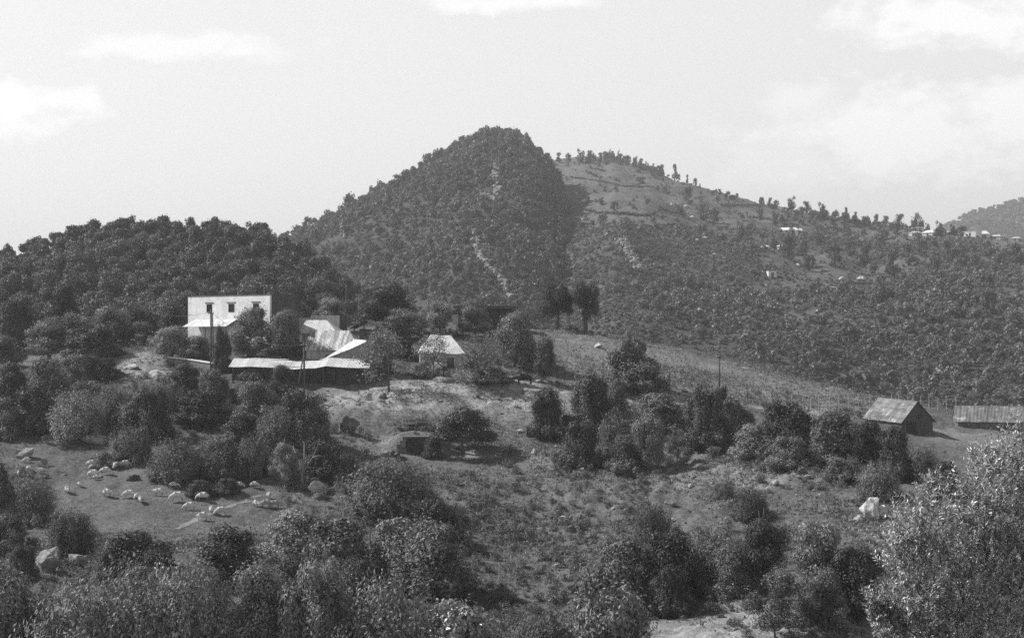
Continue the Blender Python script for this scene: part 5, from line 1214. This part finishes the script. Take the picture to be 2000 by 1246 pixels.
# ------------------------------------------------------------------ animals: one skinned body each
def skinned(name, nodes, edges, mats, root=0, sub=2):
    """nodes: (x,y,z,rx,ry); grown into one continuous surface"""
    me = bpy.data.meshes.new(name); me.from_pydata([n[:3] for n in nodes], edges, []); ob = link(bpy.data.objects.new('body_frame', me))
    ob.modifiers.new('skin', 'SKIN'); ss = ob.modifiers.new('sub', 'SUBSURF'); ss.levels = sub; ss.render_levels = sub
    sv = me.skin_vertices[0].data
    for i, n in enumerate(nodes): sv[i].radius = (n[3], n[4]); sv[i].use_root = (i == root)
    dg = bpy.context.evaluated_depsgraph_get(); out_me = bpy.data.meshes.new_from_object(ob.evaluated_get(dg)); out_me.name = name
    bpy.data.objects.remove(ob); bpy.data.meshes.remove(me)
    out_me.materials.clear()
    for m in mats: out_me.materials.append(m)
    out_me.polygons.foreach_set('use_smooth', np.ones(len(out_me.polygons), dtype=bool)); return out_me
def sheep_mesh(pose, seed):
    g = np.random.default_rng(seed); st = lambda: g.normal()*0.05
    n = [(0,0,0.60,0.27,0.29),(0.22,0,0.61,0.27,0.29),(0.44,0,0.61,0.24,0.26),(-0.22,0,0.61,0.28,0.29),(-0.44,0,0.60,0.24,0.26),(-0.66,0,0.54,0.05,0.05),(-0.70,0,0.36,0.03,0.03)]
    e = [(0,1),(1,2),(0,3),(3,4),(4,5),(5,6)]
    if pose == 'graze': nk = [(0.66,0,0.50,0.15,0.15),(0.78,0,0.35,0.11,0.11),(0.85,0,0.22,0.10,0.10),(0.92,0,0.07,0.06,0.06)]
    elif pose == 'low': nk = [(0.68,0,0.62,0.15,0.15),(0.82,0,0.60,0.11,0.11),(0.94,0,0.56,0.10,0.10),(1.08,0,0.46,0.06,0.06)]
    else: nk = [(0.60,0,0.74,0.15,0.15),(0.70,0,0.92,0.11,0.11),(0.80,0,0.98,0.10,0.10),(0.96,0,0.88,0.06,0.06)]
    b = len(n); n += nk; e += [(2,b),(b,b+1),(b+1,b+2),(b+2,b+3)]
    hx, _, hz = nk[2][:3]
    for s in (-1, 1):
        k = len(n); n += [(hx-0.03, s*0.07, hz+0.06, 0.03, 0.03), (hx-0.07, s*0.17, hz+0.05, 0.016, 0.028)]; e += [(b+2,k),(k,k+1)]
        a = st(); k = len(n); n += [(0.40, s*0.10, 0.46, 0.075, 0.075), (0.40+a*0.6, s*0.11, 0.25, 0.042, 0.042), (0.40+a, s*0.11, 0.03, 0.034, 0.034)]; e += [(2,k),(k,k+1),(k+1,k+2)]
        a = st(); k = len(n); n += [(-0.40, s*0.10, 0.47, 0.09, 0.08), (-0.48+a*0.4, s*0.11, 0.29, 0.045, 0.042), (-0.43+a, s*0.11, 0.03, 0.034, 0.034)]; e += [(4,k),(k,k+1),(k+1,k+2)]
    me = skinned('sheep', n, e, [M['wool'], M['sheep_skin']])
    mi = []
    for p in me.polygons:
        c = p.center; mi.append(1 if (c.z < 0.33 and c.x < 0.6) or math.dist(c, nk[3][:3]) < 0.17 else 0)
    me.polygons.foreach_set('material_index', mi); return me
SM = {'graze': [sheep_mesh('graze', 1), sheep_mesh('graze', 2), sheep_mesh('graze', 3)], 'low': [sheep_mesh('low', 4)], 'stand': [sheep_mesh('stand', 5)]}
L_, R_, A_, T_ = 180, 0, 90, -90     # facing left, right, away, towards the viewer
SHEEP = [(53,904,L_,'graze',.8,'sheep grazing right under the peaked boulder'),(57,922,A_,'graze',.85,'sheep seen from behind below the peaked boulder'),(38,931,T_,'graze',.8,'white sheep farthest to the left, facing the viewer'),(80,926,L_+20,'stand',.75,'pale sheep next to the stones left of the flock'),
 (180,911,L_,'graze',1,'sheep at the head of the upper group, nose to the grass on the left'),(196,896,R_,'graze',.9,'sheep half hidden behind the small bush'),(184,917,L_+25,'graze',.85,'sheep tucked just behind the head of the upper group'),(213,914,L_,'graze',1,'sheep in the upper group to the left of the bright white one'),(226,916,T_,'graze',1,'bright white sheep facing the viewer in the upper group'),(245,914,R_,'graze',1.05,'sheep on the right end of the upper group, facing right'),
 (207,928,L_,'graze',1.15,'big sheep in the lower row of the upper group, facing left'),(184,932,L_,'graze',1.1,'sheep beside the big one in the lower row of the upper group'),(188,938,R_,'low',.75,'lamb lying close in front of the lower row of the upper group'),(132,966,L_-55,'graze',1.1,'woolly sheep standing by itself left of the middle'),(156,951,L_-40,'low',.7,'lamb between the lone woolly sheep and the upper group'),(210,971,R_-15,'graze',1.1,'lone sheep facing right below the dark rock'),
 (253,974,L_,'graze',1.15,'sheep grazing left beside the two white lambs'),(267,977,T_-10,'graze',.85,'first white lamb of the touching pair'),(274,983,T_+10,'graze',.95,'second white lamb of the touching pair, lower and brighter'),(311,969,L_,'low',1.05,'sheep walking left with its head level'),(340,955,R_,'graze',1,'sheep facing right at the top of the middle row'),(347,980,L_,'graze',1.35,'largest sheep, facing left in the middle of the flock'),
 (388,963,R_,'graze',1,'sheep facing right in front of the low dark bush'),(397,978,L_,'graze',1.2,'sheep facing left just below the low dark bush'),(371,997,L_,'graze',1.15,'sheep facing left between the largest one and the path'),(413,1003,A_,'graze',1,'white sheep seen from behind on the path'),(431,1006,L_+20,'graze',1.05,'sheep standing across the path, right of the white one'),(396,1018,R_,'graze',1.15,'lowest sheep of the flock, facing right beside the path'),
 (467,955,R_-12,'graze',1,'left one of two sheep under the brambles, facing right'),(497,954,R_-12,'graze',.9,'right one of two sheep under the brambles, facing right'),(525,975,T_+30,'stand',.9,'white sheep near the upper end of the path'),(500,991,R_-40,'graze',.95,'white sheep at the edge of the leafy bush, on the path'),(520,992,L_,'graze',1.05,'darker sheep in the shade of the leafy bush'),(537,991,L_,'graze',1,'rearmost sheep, darkest, next to the leafy bush')]
g = np.random.default_rng(3)
for i, (px, py, ang, pose, sc, lab) in enumerate(SHEEP):
    b = hit(px, py); o = mesh_obj('sheep', SM[pose][i % len(SM[pose])], None, (b.x, b.y, b.z + 0.02), math.radians(ang + g.normal()*8)); o.scale = (sc*0.70, sc*0.70, sc*0.76)
    tag(o, lab, 'sheep', 'flock of sheep on the sloping field')
    if 'dark' in lab and i > 30: o.material_slots[0].link = 'OBJECT'; o.material_slots[0].material = M['dark_wool']  # two sheep by the leafy bush get the darker wool
def cow():
    n = [(0,0,0.98,0.42,0.46),(0.42,0,1.00,0.42,0.46),(0.78,0,1.04,0.34,0.40),(-0.45,0,1.02,0.42,0.44),(-0.80,0,1.06,0.34,0.36),(-0.95,0,1.0,0.05,0.05),(-1.0,0,0.55,0.035,0.035),
         (1.06,0,0.98,0.22,0.27),(1.30,0,0.88,0.17,0.2),(1.48,0,0.82,0.16,0.17),(1.72,0,0.60,0.11,0.11)]
    e = [(0,1),(1,2),(0,3),(3,4),(4,5),(5,6),(2,7),(7,8),(8,9),(9,10)]
    for s in (-1, 1):
        k = len(n); n += [(1.40,s*0.12,0.9,0.04,0.04),(1.36,s*0.30,0.92,0.02,0.045)]; e += [(9,k),(k,k+1)]
        k = len(n); n += [(1.44,s*0.09,0.95,0.03,0.03),(1.46,s*0.20,1.08,0.016,0.016)]; e += [(9,k),(k,k+1)]
        k = len(n); n += [(0.70,s*0.18,0.72,0.13,0.12),(0.70,s*0.18,0.42,0.075,0.075),(0.72-s*0.05,s*0.18,0.04,0.06,0.06)]; e += [(2,k),(k,k+1),(k+1,k+2)]
        k = len(n); n += [(-0.72,s*0.18,0.74,0.16,0.13),(-0.86,s*0.18,0.48,0.08,0.075),(-0.78+s*0.06,s*0.18,0.04,0.06,0.06)]; e += [(4,k),(k,k+1),(k+1,k+2)]
    b = hit(1024, 752); o = mesh_obj('cow', skinned('cow', n, e, [M['black_hide']]), None, (b.x, b.y, b.z - 0.03), math.radians(170)); o.scale = (0.92, 0.92, 0.92); tag(o, 'black cow standing in the yard, head to the left', 'cow')
cow()
HAZE, EXPO, DENOISE, SKY_LOW, SKY_HIGH, SUN = 0.00021, 0.32, False, 1.0, 0.2, 5.0
# ------------------------------------------------------------------ sky, sun, air, camera
w = bpy.data.worlds.new("World"); scene.world = w; w.use_nodes = True
nt = w.node_tree; nt.nodes.clear()
out = nt.nodes.new('ShaderNodeOutputWorld'); bg = N(nt, 'ShaderNodeBackground', Strength=0.15)
sky = nt.nodes.new('ShaderNodeTexSky'); sky.sky_type = 'NISHITA'; sky.sun_disc = False
sky.sun_elevation = SUN_EL; sky.sun_rotation = math.atan2(SUN_AZ[0], SUN_AZ[1]); sky.air_density = 1.0; sky.dust_density = 0.7; sky.ozone_density = 1.0
sep = nt.nodes.new('ShaderNodeSeparateColor'); nt.links.new(sky.outputs[0], sep.inputs[0])
def math_(op, a, b=None, clamp=False):
    n = nt.nodes.new('ShaderNodeMath'); n.operation = op; n.use_clamp = clamp
    for i, v in enumerate((a, b)):
        if v is None: continue
        if isinstance(v, (int, float)): n.inputs[i].default_value = v
        else: nt.links.new(v, n.inputs[i])
    return n.outputs[0]
# a blue-sensitive black and white film: the sky reads pale grey
val = math_('ADD', math_('MULTIPLY', sep.outputs[0], 0.15), math_('ADD', math_('MULTIPLY', sep.outputs[1], 0.30), math_('MULTIPLY', sep.outputs[2], 0.55)))
tc = nt.nodes.new('ShaderNodeTexCoord'); sx = nt.nodes.new('ShaderNodeSeparateXYZ'); nt.links.new(tc.outputs['Generated'], sx.inputs[0])
yy = math_('MAXIMUM', sx.outputs[1], 0.05); u = math_('DIVIDE', sx.outputs[0], yy); v = math_('DIVIDE', sx.outputs[2], yy)
cn = N(nt, 'ShaderNodeTexNoise', Scale=30.0, Detail=9.0, Roughness=0.62)
mp = nt.nodes.new('ShaderNodeMapping'); mp.inputs['Scale'].default_value = (1, 1, 1.8); nt.links.new(tc.outputs['Generated'], mp.inputs['Vector']); nt.links.new(mp.outputs[0], cn.inputs['Vector'])
nz = math_('MULTIPLY', math_('SUBTRACT', cn.outputs['Fac'], 0.5), 3.0)
total = None
for px, py, a, b, s in ((20,205,170,52,0.9),(350,92,215,30,0.55),(470,100,80,24,0.6),(1000,6,150,22,0.7),(1880,40,250,70,0.8),(1800,260,330,95,0.75),(1960,220,120,90,0.8),(1580,200,90,40,0.45),(1560,310,150,60,0.3),(2250,150,260,150,0.8),(-300,120,260,60,0.7)):
    e = math_('SQRT', math_('ADD', math_('POWER', math_('MULTIPLY', math_('SUBTRACT', u, (px-CX)/F), F/a), 2.0), math_('POWER', math_('MULTIPLY', math_('SUBTRACT', v, (HY-py)/F), F/b), 2.0)))
    k = math_('MULTIPLY', math_('MULTIPLY', math_('SUBTRACT', math_('ADD', 1.15, nz), e), 1.5, True), s, True)
    total = k if total is None else math_('MAXIMUM', total, k)
cloudv = math_('MULTIPLY', total, 0.7)
val = math_('ADD', math_('MULTIPLY', val, 0.3), 3.5)
# deep sky overhead, pale towards the horizon
hi = nt.nodes.new('ShaderNodeMapRange'); hi.inputs[1].default_value = 0.21; hi.inputs[2].default_value = 0.45; hi.inputs[3].default_value = SKY_LOW; hi.inputs[4].default_value = SKY_HIGH
nt.links.new(sx.outputs[2], hi.inputs[0]); val = math_('MULTIPLY', val, hi.outputs[0])
mr = nt.nodes.new('ShaderNodeMix'); mr.data_type = 'FLOAT'
nt.links.new(cloudv, mr.inputs[0]); nt.links.new(val, mr.inputs[2]); mr.inputs[3].default_value = 7.0
cc = nt.nodes.new('ShaderNodeCombineColor')
for i in range(3): nt.links.new(mr.outputs[0], cc.inputs[i])
nt.links.new(cc.outputs[0], bg.inputs['Color']); nt.links.new(bg.outputs[0], out.inputs['Surface'])

sl = bpy.data.lights.new('sun', 'SUN'); sl.energy = SUN; sl.angle = math.radians(0.5); sl.color = (1, 1, 1)
so = link(bpy.data.objects.new('sun', sl))
sd = Vector((SUN_AZ[0]*math.cos(SUN_EL), SUN_AZ[1]*math.cos(SUN_EL), math.sin(SUN_EL)))
so.rotation_euler = sd.to_track_quat('Z', 'Y').to_euler(); so.location = sd*50

hm = bpy.data.materials.new('air'); hm.use_nodes = True; hn = hm.node_tree; hn.nodes.clear()
ho = hn.nodes.new('ShaderNodeOutputMaterial'); pv = hn.nodes.new('ShaderNodeVolumePrincipled')
pv.inputs['Color'].default_value = (0.95, 0.95, 0.95, 1); pv.inputs['Density'].default_value = HAZE; pv.inputs['Anisotropy'].default_value = 0.2
hn.links.new(pv.outputs[0], ho.inputs['Volume'])
hz = MB().box(-3200, 3200, -60, 6100, -90, 330).build('haze', hm); hz['kind'] = 'stuff'; hz['label'] = 'pale summer haze filling the valley air'

cam = bpy.data.cameras.new('camera'); cam.sensor_width = 36; cam.lens = 36*F/2000.0; cam.clip_start = 0.1; cam.clip_end = 20000
co = link(bpy.data.objects.new('camera', cam)); co.rotation_euler = (math.radians(90) + math.atan2(HY-623, F), 0, 0); co.location = (0, 0, 0)
scene.camera = co
scene.view_settings.view_transform = 'Standard'; scene.view_settings.look = 'None'; scene.view_settings.exposure = EXPO; scene.view_settings.gamma = 1.0
scene.render.film_transparent = False
cy = scene.cycles; cy.use_denoising = DENOISE; cy.max_bounces = 6; cy.diffuse_bounces = 3; cy.glossy_bounces = 2; cy.transmission_bounces = 3; cy.volume_bounces = 0; cy.transparent_max_bounces = 8
cy.caustics_reflective = False; cy.caustics_refractive = False
